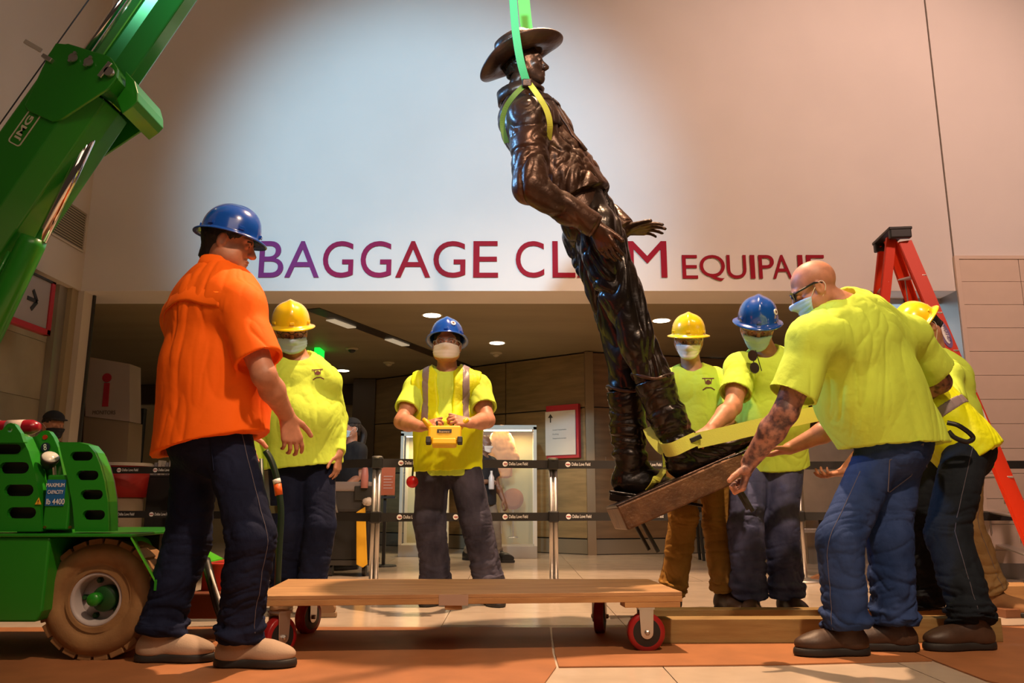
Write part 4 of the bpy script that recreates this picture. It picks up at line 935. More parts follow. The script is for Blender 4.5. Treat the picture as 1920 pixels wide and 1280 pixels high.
def person_h():
    pel = P(1788, 842, 4.66); nk = P(1756, 672, 4.62); sL = P(1774, 704, 4.46); sR = P(1764, 694, 4.80); eL = reach(sL, 1786, 780, .28); wL = eL + V3(-.22, -.05, -.06); eR = sR + V3(-.06, .0, -.27); wR = eR + V3(-.22, -.02, -.05)
    J = mk(P(1728, 617, 4.60), nk, pel, sR, sL, eR, eL, wR, wL, P(1780, 990, 4.75), P(1816, 985, 4.60), ankle(1780, 4.74, .12), ankle(1842, 4.66, .12),
           fwd=(-.97, -.15, -.1), hf=(-.62, .0, -.78), hu=(-.75, 0, .65), hd={'R': V3(-1, 0, -.2), 'L': V3(-1, 0, -.2)}, hn={'R': V3(0, 0, -1), 'L': V3(0, 0, -1)},
           ft={'R': V3(-.6, -.8, 0), 'L': V3(.35, -.93, 0)}, w=.95, dep=.80, arm=1.0, leg=.94, belly=.0, hs=1.04)
    body(J, 'person', 'worker in a yellow helmet and khaki trousers at the back, beside the ladder', m=M_SKIN)
    helmet(J.o, J.hc, J.HR, M_HYEL, 0, J.hs); face_mask(J.o, J.hc, J.HR, J.hs, M_MASKW); hair(J)
    shirt(J, M_HV, .12, sleeve=.66, inf=.022, seed=33); pants(J, M_KHAKI2, 34, ankle=.076, knee=.078, amp=.016, name='trousers'); shoes(J, M_TANBOOT, ln=1.0, high=True, lace=M_LEATHER)
    return J

# --- people in the background
def bystander(label, hx, hy, Y, hf, fwd, top, topm, leg, feet, cap=True, maskm=M_MASKW, sc=.8, skin=M_SKIN, arms=None, seat=False):
    hd_ = P(hx, hy, Y); U = V3(0, 0, 1); f = nrm(V3(*fwd)); r = np.cross(f, U); nk = hd_ - U * .20 * sc + f * -.01; pel = nk - U * .50 * sc
    s_ = {'R': nk + r * .165 * sc - U * .05 * sc, 'L': nk - r * .165 * sc - U * .05 * sc}
    if arms is None: el = {h: s_[h] - U * .27 * sc - f * .03 for h in 'LR'}; wr = {h: el[h] - U * .12 * sc + f * .2 * sc for h in 'LR'}
    else: el = {h: s_[h] + np.array(arms[h][0]) * sc for h in 'LR'}; wr = {h: el[h] + np.array(arms[h][1]) * sc for h in 'LR'}
    an = {'R': ankle(feet[0][0], feet[0][1], .1 * sc), 'L': ankle(feet[1][0], feet[1][1], .1 * sc)}
    kn = {h: (an[h] + pel) / 2 + f * .05 for h in 'LR'}
    J = setup(dict(head=hd_, neck=nk, pel=pel, sh=s_, el=el, wr=wr, kn=kn, an=an, fwd=f, hf=hf, hu=(0, 0, 1), hd={h: wr[h] - el[h] for h in 'LR'}, hn={h: V3(0, 0, -1) for h in 'LR'}, hp={h: dict(curl=(60, 60, 65, 70)) for h in 'LR'},
                   ft={h: f for h in 'LR'}, w=sc * 1.02, dep=.68, arm=sc, leg=sc, hs=sc, hsc=sc, vox=.007))
    body(J, 'person', label, m=skin); shirt(J, topm, .08, sleeve=.7, inf=.012, seed=41, amp=.006); pants(J, leg, 42, ankle=.07, knee=.075, amp=.008, name='trousers', seam=False); shoes(J, M_BLACK, ln=sc)
    face_mask(J.o, J.hc, J.HR, J.hs, maskm)
    if cap:
        c, R = J.hc, J.HR; hair(J, low=-.06)
        F = Field(*bounds([c - .14, c + .16], 0), .006); o_ = c + R @ V3(0, -.012, .055) * sc; F.ell(o_, V3(.086, .105, .078) * sc, R, .01); F.plane(o_, -R[:, 2], .004)
        F.ell(o_ + R @ V3(0, .10, -.002) * sc, V3(.07, .075, .012) * sc, R, .012); V, Q = F.mesh(); obj('cap', V, Q, M_BLKCLOTH, J.o, True)
    return J
PB = person_b(); PC = person_c(); PD = person_d(); PE = person_e(); PF = person_f(); PG = person_g(); PH = person_h()
WN = bystander('woman in a black cap and black shirt behind the cleaning cart, looking left', 658, 804, 7.6, (-.8, -.6, 0), (-.7, -.7, 0), None, M_BLKCLOTH, M_BLKCLOTH, [(640, 7.6), (665, 7.6)], sc=.84, maskm=M_MASKB)
c, R = WN.hc, WN.HR; MB().tube(smooth_path([c + R @ V3(0, -.08, .03), c + R @ V3(.01, -.14, -.03), c + R @ V3(.01, -.13, -.12), c + R @ V3(0, -.11, -.17)]), [.03] * 17 + [.022, .01], 12).build('ponytail', M_HAIR, WN.o, True)
GD = bystander('man in a black polo shirt and grey trousers walking behind the worker with the remote', 908, 832, 8.6, (.9, -.4, -.1), (.8, -.6, 0), None, M_BLKCLOTH, M_GREYCLOTH, [(880, 8.8), (934, 8.5)], cap=False, sc=.80, skin=mat('brown_skin', (.20, .10, .06), .5),
               arms={'R': ((-.05, .0, -.27), (.2, -.06, .02)), 'L': ((.07, 0, -.27), (.10, -.05, -.22))})
MB().lathe([(.028, 0), (.03, .01), (.03, .12), (.012, .16), (.012, .19)], GD.wr['R'] + V3(.05, -.04, -.08), (0, 0, 1), 14).build('water_bottle', mat('bottle_plastic', (.6, .6, .62), .2), None, True)
tag(bpy.data.objects['water_bottle'], 'pale plastic bottle carried by the walking man in the black polo', 'bottle')
KD = bystander('person in a black cap and dark mask behind the green crane', 100, 797, 6.0, (.8, -.55, -.1), (.6, -.8, 0), None, mat('dark_red_cloth', (.09, .012, .012), .8), M_BLKCLOTH, [(90, 6.0), (115, 6.0)], sc=.84, maskm=M_BLKCLOTH)
# ------------------------------------------------------------------ the bronze statue and its slings
M_BRONZE = mat('dark_bronze', (0.028, 0.014, 0.009), 0.36, metal=0.45, col2=(0.11, 0.05, 0.03), vscale=5, bump=0.25, bscale=45, detail=6, lo=0.3, hi=0.75)
M_BRONZE2 = mat('black_bronze', (0.009, 0.007, 0.007), 0.26, metal=0.35, col2=(0.024, 0.014, 0.010), vscale=4, bump=0.2, bscale=40)
M_BRONZE3 = mat('rough_bronze_base', (0.12, 0.06, 0.032), 0.5, metal=0.5, col2=(0.20, 0.10, 0.05), vscale=14, bump=0.4, bscale=60)
S = 1.36; YS = 4.22
nk = P(972, 192, YS); sR = P(992, 222, YS - .24); sL = P(1012, 214, YS + .22); eR = P(996, 352, YS - .36); wR = P(1116, 424, YS - .30); eL = P(1085, 345, YS + .36); wL = P(1172, 431, YS + .12)
ST_ = setup(dict(head=P(984, 122, YS - .02), neck=nk, pel=P(1098, 396, YS), sh={'R': sR, 'L': sL}, el={'R': eR, 'L': eL}, wr={'R': wR, 'L': wL},
    kn={'R': P(1196, 640, YS - .10), 'L': P(1172, 660, YS + .14)}, an={'R': P(1280, 852, YS - .06), 'L': P(1180, 882, YS + .16)}, hip={'R': P(1122, 430, YS - .10), 'L': P(1094, 436, YS + .13)},
    fwd=(.86, -.45, -.1), hf=(.96, -.12, .12), hu=(-.10, .02, 1), hd={'R': V3(.42, -.05, -.82), 'L': V3(.98, -.1, .04)}, hn={'R': V3(.6, .75, .2), 'L': V3(0, -.35, -.95)},
    hp={'R': dict(curl=(14, 18, 22, 26), spread=2, thumb=(.5, .85, .2, 8)), 'L': dict(curl=(10, 12, 16, 20), spread=3, thumb=(.6, .8, .2, 8))}, ft={'R': V3(1, -.1, 0), 'L': V3(1, -.1, 0)}, w=1.20, dep=.72, arm=1.30, leg=1.28, hs=1.10, hsc=1.28, vox=.006))
J = ST_
body(J, 'statue', 'large dark bronze statue of a man in a wide hat, tilted back in slings', 'statue', m=M_BRONZE)
J.arm = 1.52; shirt(J, M_BRONZE, -.06, longs=True, inf=.024, amp=.022, seed=57, sc=[5, 5, 4], collar=True, flare=.0, hollow=False); J.arm = 1.3
o_sh = J.shirt_o
# sleeve cuffs
for h in 'RL':
    a = J.el[h] + (J.wr[h] - J.el[h]) * .86; b = J.el[h] + (J.wr[h] - J.el[h]) * 1.02
    MB().tube([a, b], [.066, .062], 20).build('cuff', M_BRONZE, o_sh, True, bev=.006)
# collar wings, placket, chest pockets
U, Fw, Rt = J.up, J.fwd, J.rt
def on_shirt(x, z, off=.006):
    q = J.chest + Rt * x + U * z + Fw * .6; h = bvh_s.ray_cast(Vector(q), Vector(-Fw), 1.2)[0]
    return (np.array(h) if h is not None else J.chest + Rt * x + U * z + Fw * .15) + Fw * off
bvh_s = bvh(*J.shirt)
def patch(name, x0, x1, z0, z1, th, m, parent, n=6, bulge=0.0):
    vs = []
    for j in range(n + 1):
        for i in range(n + 1):
            x = x0 + (x1 - x0) * i / n; z = z0 + (z1 - z0) * j / n
            vs.append(on_shirt(x, z, th + bulge * math.sin(math.pi * i / n) * math.sin(math.pi * j / n)))
    fs = [(j * (n + 1) + i, j * (n + 1) + i + 1, (j + 1) * (n + 1) + i + 1, (j + 1) * (n + 1) + i) for j in range(n) for i in range(n)]
    o = obj(name, vs, fs, m, parent, True); md = o.modifiers.new('thickness', 'SOLIDIFY'); md.thickness = .012; md.offset = 0; return o
for sx in (1, -1):
    pk = patch('pocket', sx * .05, sx * .19, -.10, .07, .006, M_BRONZE, o_sh, bulge=.014); patch('pocket_flap', sx * .045, sx * .195, .05, .10, .016, M_BRONZE, pk, 4)
patch('placket', -.018, .018, -.28, .17, .006, M_BRONZE, o_sh, 8)
n = 22; ring = []
for i in range(n + 1):
    a = 2 * math.pi * i / n; q = J.neck + nrm(J.head - J.neck) * .045 + Rt * (.100 * math.cos(a)) + Fw * (.105 * math.sin(a)) - U * .03 * math.sin(a); d = nrm(Rt * math.cos(a) + Fw * math.sin(a))
    ring += [q + U * .045 - d * .008, q + U * .05 + d * .006, q - U * .02 + d * .035, q - U * .025 + d * .015]
obj('collar', ring, [(i * 4 + k, i * 4 + (k + 1) % 4, (i + 1) * 4 + (k + 1) % 4, (i + 1) * 4 + k) for i in range(n) for k in range(4)], M_BRONZE, o_sh, True)
# trousers
pts = [J.pel + U * .2] + list(J.hip.values()) + list(J.kn.values())
F = Field(*bounds(pts, .2), .0075)
F.cone(J.pel + U * .14, J.pel - U * .02, .185, .195, .05, (J.fwd, .72)); F.ell(J.pel - Fw * .05 - U * .08, (.17, .12, .14), J.TR, .05)
for h in 'RL': F.cone(J.hip[h], J.kn[h], .125, .098, .05); F.cone(J.kn[h], J.kn[h] + (J.an[h] - J.kn[h]) * .36, .102, .102, .04)
F.plane(J.pel + U * .155, U, .004); V, Q = F.mesh(); V = folds(V, Q, .040, [6, 6, 2.0], 61); obj('trousers', V, Q, M_BRONZE2, J.o, True)
# belt, buckle and loops
def ring_band(c, ax, rx, ry, ex, ey, h, th, n=36):
    vs = []
    for i in range(n + 1):
        a = 2 * math.pi * i / n; d = ex * math.cos(a) * rx + ey * math.sin(a) * ry; dn = nrm(d)
        for s_, t_ in ((-1, 0), (-1, 1), (1, 1), (1, 0)): vs.append(c + d + dn * th * t_ + ax * s_ * h / 2)
    return vs, [(i * 4 + k, i * 4 + (k + 1) % 4, (i + 1) * 4 + (k + 1) % 4, (i + 1) * 4 + k) for i in range(n) for k in range(4)]
vs, fs = ring_band(J.pel + U * .135, U, .199, .148, Rt, Fw, .062, .016); blt = obj('belt', vs, fs, M_BRONZE, J.o, True)
R3 = np.stack([Rt, U, -Fw], 1); MB().obox(J.pel + U * .135 + Fw * .172, (.045, .038, .009), R3).build('buckle', M_BRONZE, blt, bev=.006)
for a in (-.9, -.3, .5, 1.3, 2.2, 3.2, 4.2): 
    d = Rt * math.cos(a) * .218 + Fw * math.sin(a) * .168; MB().obox(J.pel + U * .135 + d, (.011, .042, .006), np.stack([nrm(np.cross(U, d)), U, nrm(d)], 1)).build('belt_loop', M_BRONZE2, blt, bev=.003)
# boots with scalloped tops, heels and welts
BU = {}
e1 = nrm(P(1392, 862, 4.15) - P(1164, 962, 4.15)); roll = nrm(V3(.30, 1, 0.10) - e1 * np.dot(V3(.30, 1, .10), e1)); e3 = np.cross(e1, roll)   # slab axes: along, across, up
for h, bx in (('R', (1246, 1394)), ('L', (1150, 1262))):
    k, a = J.kn[h], J.an[h]; top = k + (a - k) * .34; F = Field(*bounds([top, a, a + V3(.42, 0, 0), a - V3(.12, 0, .2)], .16), .0065)
    if h == 'R': fd, up_ = nrm(e1 + V3(0, -.1, 0)), e3; heel = a - up_ * .04 - fd * .03
    else: fd, up_ = nrm(V3(.94, -.1, -.14)), nrm(V3(.1, 0, 1)); heel = a - up_ * .06 - fd * .02
    rt_ = np.cross(fd, up_); Rb = np.stack([rt_, fd, up_], 1)
    F.cone(top, a + up_ * .06, .108, .078, .03, cap='a'); F.cone(a + up_ * .06, heel, .078, .068, .03); F.ell(heel + fd * .27 - up_ * .022, (.062, .135, .046), Rb, .03)
    F.cone(heel + up_ * .0, heel + fd * .24 - up_ * .02, .066, .050, .03); F.cone(a + up_ * .02 + fd * .04, heel + fd * .22 + up_ * .01, .055, .035, .04)
    F.ell(heel + fd * .15 + up_ * .06, (.03, .06, .02), Rb, .02)
    for q in (.45, .55, .66, .8): p = top + (a - top) * q; F.cone(p - fd * .02, p + fd * .02, .088 - .014 * q, .088 - .014 * q, .03, (nrm(a - top), .4))
    F.plane(heel - up_ * .062, -up_, .003); V, Q = F.mesh(); V = folds(V, Q, .012, [6, 6, 9], 71); bt = obj('boot', V, Q, M_BRONZE2, J.o, True)
    MB().prism([(x, y) for x, y in [(-.068, -.08), (.068, -.08), (.070, .0), (.058, .10), (.075, .22), (.070, .33), (.03, .415), (-.03, .415), (-.070, .33), (-.075, .22), (-.058, .10), (-.070, 0)]], heel - up_ * .060, rt_, fd, -up_ * .016).build('sole', M_BRONZE2, bt, bev=.004)
    MB().obox(heel - up_ * .093 + fd * -.015, (.064, .062, .020), Rb).build('heel', M_BRONZE2, bt, bev=.006)
    MB().tube([top + (top - a) * .02 + V3(.104 * math.cos(t), .104 * math.sin(t), .02 * math.cos(2 * t)) for t in np.linspace(0, 2 * math.pi, 29)], .010, 8, False).build('boot_rim', M_BRONZE, bt, True); BU[h] = (heel, fd, up_, rt_)
# hat with a creased crown and a broad curled brim
c, R = J.hc, J.HR; a = math.radians(17); Rx = R @ np.array([[math.cos(.16), 0, math.sin(.16)], [0, 1, 0], [-math.sin(.16), 0, math.cos(.16)]]) @ np.array([[1, 0, 0], [0, math.cos(a), -math.sin(a)], [0, math.sin(a), math.cos(a)]])
o_ = c + R @ V3(0, -.015, .055); na = 60; prof = [(.0, .115), (.35, .112), (.7, .124), (.90, .120), (.98, .095), (1.0, .05), (1.03, .006), (1.10, -.002), (1.5, -.008), (1.95, .000), (2.15, .010), (2.17, .004), (2.12, -.004), (1.5, -.020), (1.05, -.016), (1.0, -.01), (.9, .05), (.0, .06)]
vs = []
for i, (r, z) in enumerate(prof):
    for k in range(na):
        p = 2 * math.pi * k / na; x, y = .098 * r * math.cos(p), .120 * r * math.sin(p); zz = z
        if i <= 4: zz -= .020 * math.exp(-(x / .022) ** 2) * (1 if y > -.06 else .4); zz -= .016 * math.exp(-((abs(x) - .05) / .02) ** 2) * max(0, y / .11)
        if r > 1.05: zz += .035 * (abs(math.cos(p)) ** 2.2) * ((r - 1.05) / 1.1) ** 1.6 - .012 * (math.sin(p) ** 2) * ((r - 1.05) / 1.1); x, y = x * .93, y * .96
        vs.append(o_ + Rx @ V3(x, y, zz) * 1.06)
m_ = len(prof); fs = [(i * na + (k + 1) % na, i * na + k, (i + 1) * na + k, (i + 1) * na + (k + 1) % na) for i in range(m_ - 1) for k in range(na)]
ht = obj('hat', vs, fs, M_BRONZE, J.o, True)
vs, fs = ring_band(o_ + Rx[:, 2] * .022, Rx[:, 2], .1035, .127, Rx[:, 0], Rx[:, 1], .030, .005, 40); obj('hat_band', vs, fs, M_BRONZE2, ht, True)
F = Field(*bounds([c - .14, c + .14], 0), .006); F.ell(c + R @ V3(0, -.022, .025), (.088, .106, .085), R, .02); F.cone(c + R @ V3(0, -.06, 0), c + R @ V3(0, -.065, -.06), .065, .05, .03); F.plane(c + R @ V3(0, .045, .03), R[:, 1], .01); F.plane(c + R @ V3(0, 0, -.065), -R[:, 2], .01)
for sx in (-1, 1): F.ell(c + R @ V3(sx * .092, -.004, -.012), (.03, .028, .04), R, .01, 's')
V, Q = F.mesh(); V = folds(V, Q, .006, [50, 50, 20], 3); obj('hair', V, Q, M_BRONZE2, J.o, True)
# cast base slab and the threaded rods below it
L0 = P(1168, 974, 4.06); L1 = P(1400, 868, 4.06); Lb = np.linalg.norm(L1 - L0); ctr = (L0 + L1) / 2 + roll * .27
nu = 16; vs = []
b1 = MB().obox(ctr, (Lb / 2, .27, .062), np.stack([e1, roll, e3], 1)).build('base', M_BRONZE3, J.o, bev=.008)
MB().obox(ctr + e3 * .066 + e1 * -.01 + roll * .0, (Lb / 2 - .01, .25, .008), np.stack([e1, roll, e3], 1)).build('base_top', M_BRONZE, b1, bev=.005)
for s_, t_ in ((-.24, -.1), (.28, -.16), (.31, .02), (-.24, .2)):
    p = ctr + e1 * s_ + roll * t_ - e3 * .06; MB().tube([p, p - e3 * .17 + e1 * .015], .011, 10).build('rod', M_DARK, J.o)
# green and yellow lifting sling round the chest, hanging from the hook above the frame
M_SLING = mat('green_webbing', (0.05, 0.48, 0.16), 0.6, bump=.2, bscale=260); M_SLY = mat('yellow_webbing', (0.62, 0.62, 0.06), 0.7, bump=.25, bscale=220)
def strap(name, pts, w, m, parent=None, n=7, wv=None, th=.005):
    """webbing facing the hall, twisting slightly"""
    p = smooth_path(pts, n); W = []; N = []
    for i in range(len(p)):
        t = nrm(p[min(i + 1, len(p) - 1)] - p[max(i - 1, 0)]); v = nrm(wv if wv is not None else np.cross(t, (0, 1, 0))); v = nrm(v - t * np.dot(v, t)); W.append(v * w); N.append(np.cross(t, v))
    return MB().ribbon(p, W, N, th).build(name, m, parent, False)
YN = YS - .30
top_ = P(970, -60, YS - .12)
sl = thing('lifting_sling', 'green and yellow webbing sling looped round the neck and arm of the statue', 'sling', top_)
strap('strap', [P(958, -60, YS - .30), P(962, 0, YS - .31), P(967, 60, YS - .32), P(976, 115, YS - .31), P(989, 160, YS - .28)], .042, M_SLING, sl)
strap('strap', [P(978, -60, YS + .02), P(982, 0, YS + .03), P(988, 55, YS + .04), P(996, 85, YS + .04)], .07, mat('bright_green_webbing', (0.12, 0.62, 0.08), .6), sl)
strap('strap', [P(989, 152, YS - .29), P(1008, 178, YS - .34), P(1024, 205, YS - .37), P(1031, 232, YS - .36), P(1029, 262, YS - .30)], .030, M_SLY, sl)
strap('strap', [P(989, 156, YS - .28), P(965, 178, YS - .30), P(947, 205, YS - .26), P(942, 235, YS - .22), P(950, 268, YS - .20)], .028, mat('olive_webbing', (0.16, .26, .03), .7), sl)
MB().obox(P(988, 156, YS - .30), (.026, .012, .022), np.eye(3)).build('knot', M_BRONZE, sl, bev=.006)
# yellow ratchet strap round the ankles, pulled tight to the right
ys = thing('ratchet_strap', 'yellow webbing strap wrapped round the statue boots and pulled tight to the right', 'strap', P(1310, 825, 4.0))
M_SLY2 = mat('bright_yellow_webbing', (0.68, 0.72, 0.12), 0.7, bump=.25, bscale=220)
strap('webbing', [P(1305, 826, 4.02), P(1360, 814, 4.04), P(1420, 800, 4.05), P(1500, 782, 4.06), P(1560, 770, 4.08), P(1620, 760, 4.12)], .078, M_SLY2, ys, wv=V3(0, .1, 1))
hR, fR, uR, rR = BU['R']; hL, fL, uL, rL = BU['L']
strap('loop', [P(1240, 832, 4.17), P(1244, 843, 4.06), P(1262, 842, 3.98), P(1284, 832, 3.98), P(1306, 822, 4.02)], .068, M_SLY2, ys, wv=uR)
strap('loop', [P(1246, 876, 4.22), P(1240, 888, 4.16), P(1228, 902, 4.15), P(1216, 916, 4.20)], .045, M_SLY2, ys, wv=V3(.8, -.1, .5))
strap('tail', [P(1214, 802, 4.20), P(1222, 820, 4.16), P(1236, 838, 4.12), P(1246, 846, 4.08)], .05, M_SLY2, ys, wv=V3(.7, 0, .6))
MB().obox(P(1304, 822, 4.0), (.03, .012, .012), np.stack([e1, roll, e3], 1)).build('buckle', M_BLACK, ys, bev=.003)
# ------------------------------------------------------------------ things
def plate(name, outer, holes, o, ex, ey, th, m, parent=None, bev=0.0, label=None):
    """flat plate with real holes, outline in o + x ex + y ey"""
    c = bpy.data.curves.new('plate', 'CURVE'); c.dimensions = '2D'; c.fill_mode = 'BOTH'; c.extrude = th / 2
    for pg in [outer] + list(holes):
        s = c.splines.new('POLY'); s.points.add(len(pg) - 1); s.use_cyclic_u = True
        for q, p in zip(s.points, pg): q.co = (p[0], p[1], 0, 1)
    ob = bpy.data.objects.new('plate', c); COL.objects.link(ob); dg = bpy.context.evaluated_depsgraph_get(); me = bpy.data.meshes.new_from_object(ob.evaluated_get(dg))
    v = np.array([tuple(q.co) for q in me.vertices]).reshape(-1, 3); f = [tuple(p.vertices) for p in me.polygons]; bpy.data.objects.remove(ob); bpy.data.curves.remove(c); bpy.data.meshes.remove(me)
    ex, ey = np.asarray(ex, float), np.asarray(ey, float); ez = np.cross(ex, ey); w = np.asarray(o, float) + v[:, :1] * ex + v[:, 1:2] * ey + v[:, 2:3] * ez
    return obj(name, w, f, m, parent, False, None, bev, label)
X3, Y3, Z3 = V3(1, 0, 0), V3(0, 1, 0), V3(0, 0, 1)
def pl(pts, Y): return [(P(x, y, Y)[0], P(x, y, Y)[2]) for x, y in pts]      # photo outline -> metres in the upright plane at depth Y
def slot(x, y, w, h, Y, n=6):
    c = P(x, y, Y); a = []
    for k in range(n + 1): t = math.pi / 2 - math.pi * k / n; a.append((c[0] + w + h * math.cos(t), c[2] + h * math.sin(t)))
    for k in range(n + 1): t = 3 * math.pi / 2 - math.pi * k / n; a.append((c[0] - w + h * math.cos(t), c[2] + h * math.sin(t)))
    return a
# --- lettering on the front wall
LET = [('B', 484, 534), ('A', 533, 601), ('G', 604, 664), ('G', 675, 735), ('A', 741, 808), ('G', 812, 873), ('E', 887, 934), ('C', 967, 1020), ('L', 1036, 1078), ('A', 1082, 1150), ('I', 1158, 1168), ('M', 1178, 1249)]
LE2 = [('E', 1280, 1307), ('Q', 1313, 1358), ('U', 1364, 1398), ('I', 1408, 1414), ('P', 1424, 1450), ('A', 1450, 1483), ('J', 1484, 1504), ('E', 1514, 1545)]
M_LET = mat('crimson_letter', (0.30, 0.002, 0.016), 0.6, spec=.15); M_LETP = mat('purple_letter', (0.22, 0.03, 0.17), 0.6, spec=.15)
t = thing('wall_lettering', 'red and purple raised letters reading BAGGAGE CLAIM EQUIPAJE on the white front wall', 'sign', P(960, 520, YW))
for (s_, y0, y1, y2) in ((LET, 452, 520, 0), (LE2, 478, 522, 0)):
    for i, (ch, x0, x1) in enumerate(s_):
        a = P(x0, y1, YW - .008); b = P(x1, y0, YW - .008); hh = b[2] - a[2]; dz = 0
        if ch == 'Q': a[2] -= hh * .1; hh *= 1.1
        mm = M_LETP if (y0 == 452 and i < 2) else (M_LET if y0 != 452 or i > 3 else mat('magenta_letter', (.28, .008, .07), .6, spec=.15))
        text_on('letter', ch, .3, a, X3, Z3, mm, t, extrude=.002, offset=.000, align='LEFT', fit=(b[0] - a[0], hh))
# --- dolly
zt = .24; c0, c1, c2, c3 = FL(476, 1117, zt), FL(1279, 1109, zt), FL(1216, 1085, zt), FL(540, 1085, zt)
M_PLY = mat('worn_plywood', (0.50, 0.29, 0.13), 0.55, col2=(0.36, 0.20, 0.09), vscale=3.5, stretch=(1, 9, 9), bump=.08, bscale=30, detail=6); M_PINE = mat('pine_edge', (0.52, 0.30, 0.12), 0.6, col2=(0.40, .21, .08), vscale=4, stretch=(1, 8, 8), bump=.1, bscale=40)
M_LUM = mat('treated_lumber', (0.34, 0.23, 0.085), 0.65, col2=(0.26, 0.16, 0.055), vscale=4, stretch=(.8, 9, 9), bump=.1, bscale=40)
d = thing('platform_dolly', 'long low wooden platform dolly on four red casters in front of the statue', 'dolly', (c0 + c1 + c2 + c3) / 4 - Z3 * zt)
dn = Z3 * .016
MB().hexa([c0 - dn, c1 - dn, c2 - dn, c3 - dn, c0, c1, c2, c3]).build('deck', M_PLY, d, bev=.002)
def dl_(u, v, z): q = (c0 * (1 - u) + c1 * u) * (1 - v) + (c3 * (1 - u) + c2 * u) * v; return V3(q[0], q[1], z)
for u0, u1, v0, v1, z0, z1 in ((0, 1, 0, .10, .200, .224), (0, 1, .9, 1, .200, .224), (0, .07, .1, .9, .200, .224), (.93, 1, .1, .9, .200, .224), (.46, .54, .1, .9, .200, .224)):
    MB().hexa([dl_(u0, v0, z0), dl_(u1, v0, z0), dl_(u1, v1, z0), dl_(u0, v1, z0), dl_(u0, v0, z1), dl_(u1, v0, z1), dl_(u1, v1, z1), dl_(u0, v1, z1)]).build('rail', M_PINE, d, bev=.002)
for u0, u1 in ((.86, .995), (.435, .475)):
    MB().hexa([dl_(u0, .002, .178), dl_(u1, .002, .178), dl_(u1, .16, .178), dl_(u0, .16, .178), dl_(u0, .002, .2), dl_(u1, .002, .2), dl_(u1, .16, .2), dl_(u0, .16, .2)]).build('mounting_block', M_PINE, d, bev=.002)
q = dl_(.455, -.006, 0); MB().box((q[0] - .06, q[1] - .004, .196), (q[0] + .06, q[1] + .001, .238)).build('tape', mat('clear_tape', (.45, .32, .25), .25), d)
M_CRED = mat('red_caster_tread', (0.30, 0.010, 0.012), 0.35); M_ZINC = mat('zinc_plate', (0.62, 0.60, 0.58), 0.3, metal=.9)
def caster(x, y, ang, name='caster'):
    Rz = np.array([[math.cos(ang), -math.sin(ang), 0], [math.sin(ang), math.cos(ang), 0], [0, 0, 1]]); O = V3(x, y, 0); T = lambda a, b, c_: O + Rz @ V3(a, b, c_); r = .078
    w = MB().lathe([(.056, -.022), (r - .004, -.022), (r, -.016), (r, .016), (r - .004, .022), (.056, .022)], T(0, 0, r), Rz[:, 1], 36).build('wheel', M_CRED, d, True)
    MB().lathe([(.018, -.026), (.050, -.023), (.057, -.0225), (.057, .0225), (.050, .023), (.018, .026)], T(0, 0, r), Rz[:, 1], 28).build('hub', M_BLACK, w)
    pg = [(.026 * math.cos(a), .026 * math.sin(a)) for a in np.linspace(math.pi, 2 * math.pi, 9)] + [(.030, .098), (-.030, .098)]
    for sy in (-1, 1):
        f_ = MB().prism(pg, T(0, sy * .030, r), Rz[:, 0], Z3, Rz[:, 1] * .004).build('fork', M_ZINC, d, bev=.001)
        MB().lathe([(.011, -.005), (.011, .005), (.006, .008)], T(0, sy * .034, r), Rz[:, 1] * sy, 6).build('axle_nut', M_STEEL, f_)
    MB().obox(T(0, 0, .174), (.034, .034, .004), Rz).build('swivel_plate', M_ZINC, d)
q1 = dl_(.925, .06, 0); caster(q1[0] - .02, q1[1] - .0, 0.03); q2 = dl_(.90, .86, 0); caster(q2[0] - .08, q2[1], 1.35); q3 = dl_(.045, .06, 0); caster(q3[0] + .02, q3[1], 1.0); q4 = dl_(.07, .86, 0); caster(q4[0], q4[1], 1.2)
# --- timbers
def timber(name, a, b, w, h, z, m, label, cat='timber', group=None):
    a = V3(a[0], a[1], z + h / 2); b = V3(b[0], b[1], z + h / 2); return tag(MB().beam(a, b, w, h).build(name, m, bev=.003), label, cat, group)
f0, f1 = FL(1190, 1209), FL(1882, 1206); timber('timber_beam', f0 + V3(0, .05, 0), f1 + V3(0, .05, 0), .10, .100, .006, M_LUM, 'front squared timber beam lying on the floor behind the bald man', group='squared timbers on the floor')
f0, f1 = FL(1200, 1186), FL(1822, 1186); timber('timber_beam', f0 + V3(0, .04, 0), f1 + V3(0, .04, 0), .09, .100, .006, M_LUM, 'rear squared timber beam just behind the front beam', group='squared timbers on the floor')
f0, f1 = FL(1680, 1128), FL(1940, 1125); timber('plank', f0, f1, .22, .10, 0, M_PINE, 'thick orange plank on the floor behind the khaki trousers', 'plank')
f0, f1 = FL(1872, 1156), FL(2010, 1154); timber('plank', f0, f1, .12, .045, 0, mat('red_brown_plank', (.22, .09, .04), .6), 'thin red-brown plank at the right edge', 'plank')
f0 = FL(1720, 1128); timber('timber_offcut', f0 + V3(-.05, -.1, 0), f0 + V3(.05, .2, 0), .05, .05, 0, M_PINE, 'short timber offcut between the jeans and the planks', 'timber')
f0 = FL(1505, 1092); MB().prism([(0, 0), (.14, .01), (.14, .06)], f0, X3, Z3, Y3 * .06).build('door_wedge', mat('brown_wedge', (.16, .07, .03), .6)); tag(bpy.data.objects['door_wedge'], 'small brown wooden wedge on the floor right of the washed jeans', 'wedge')
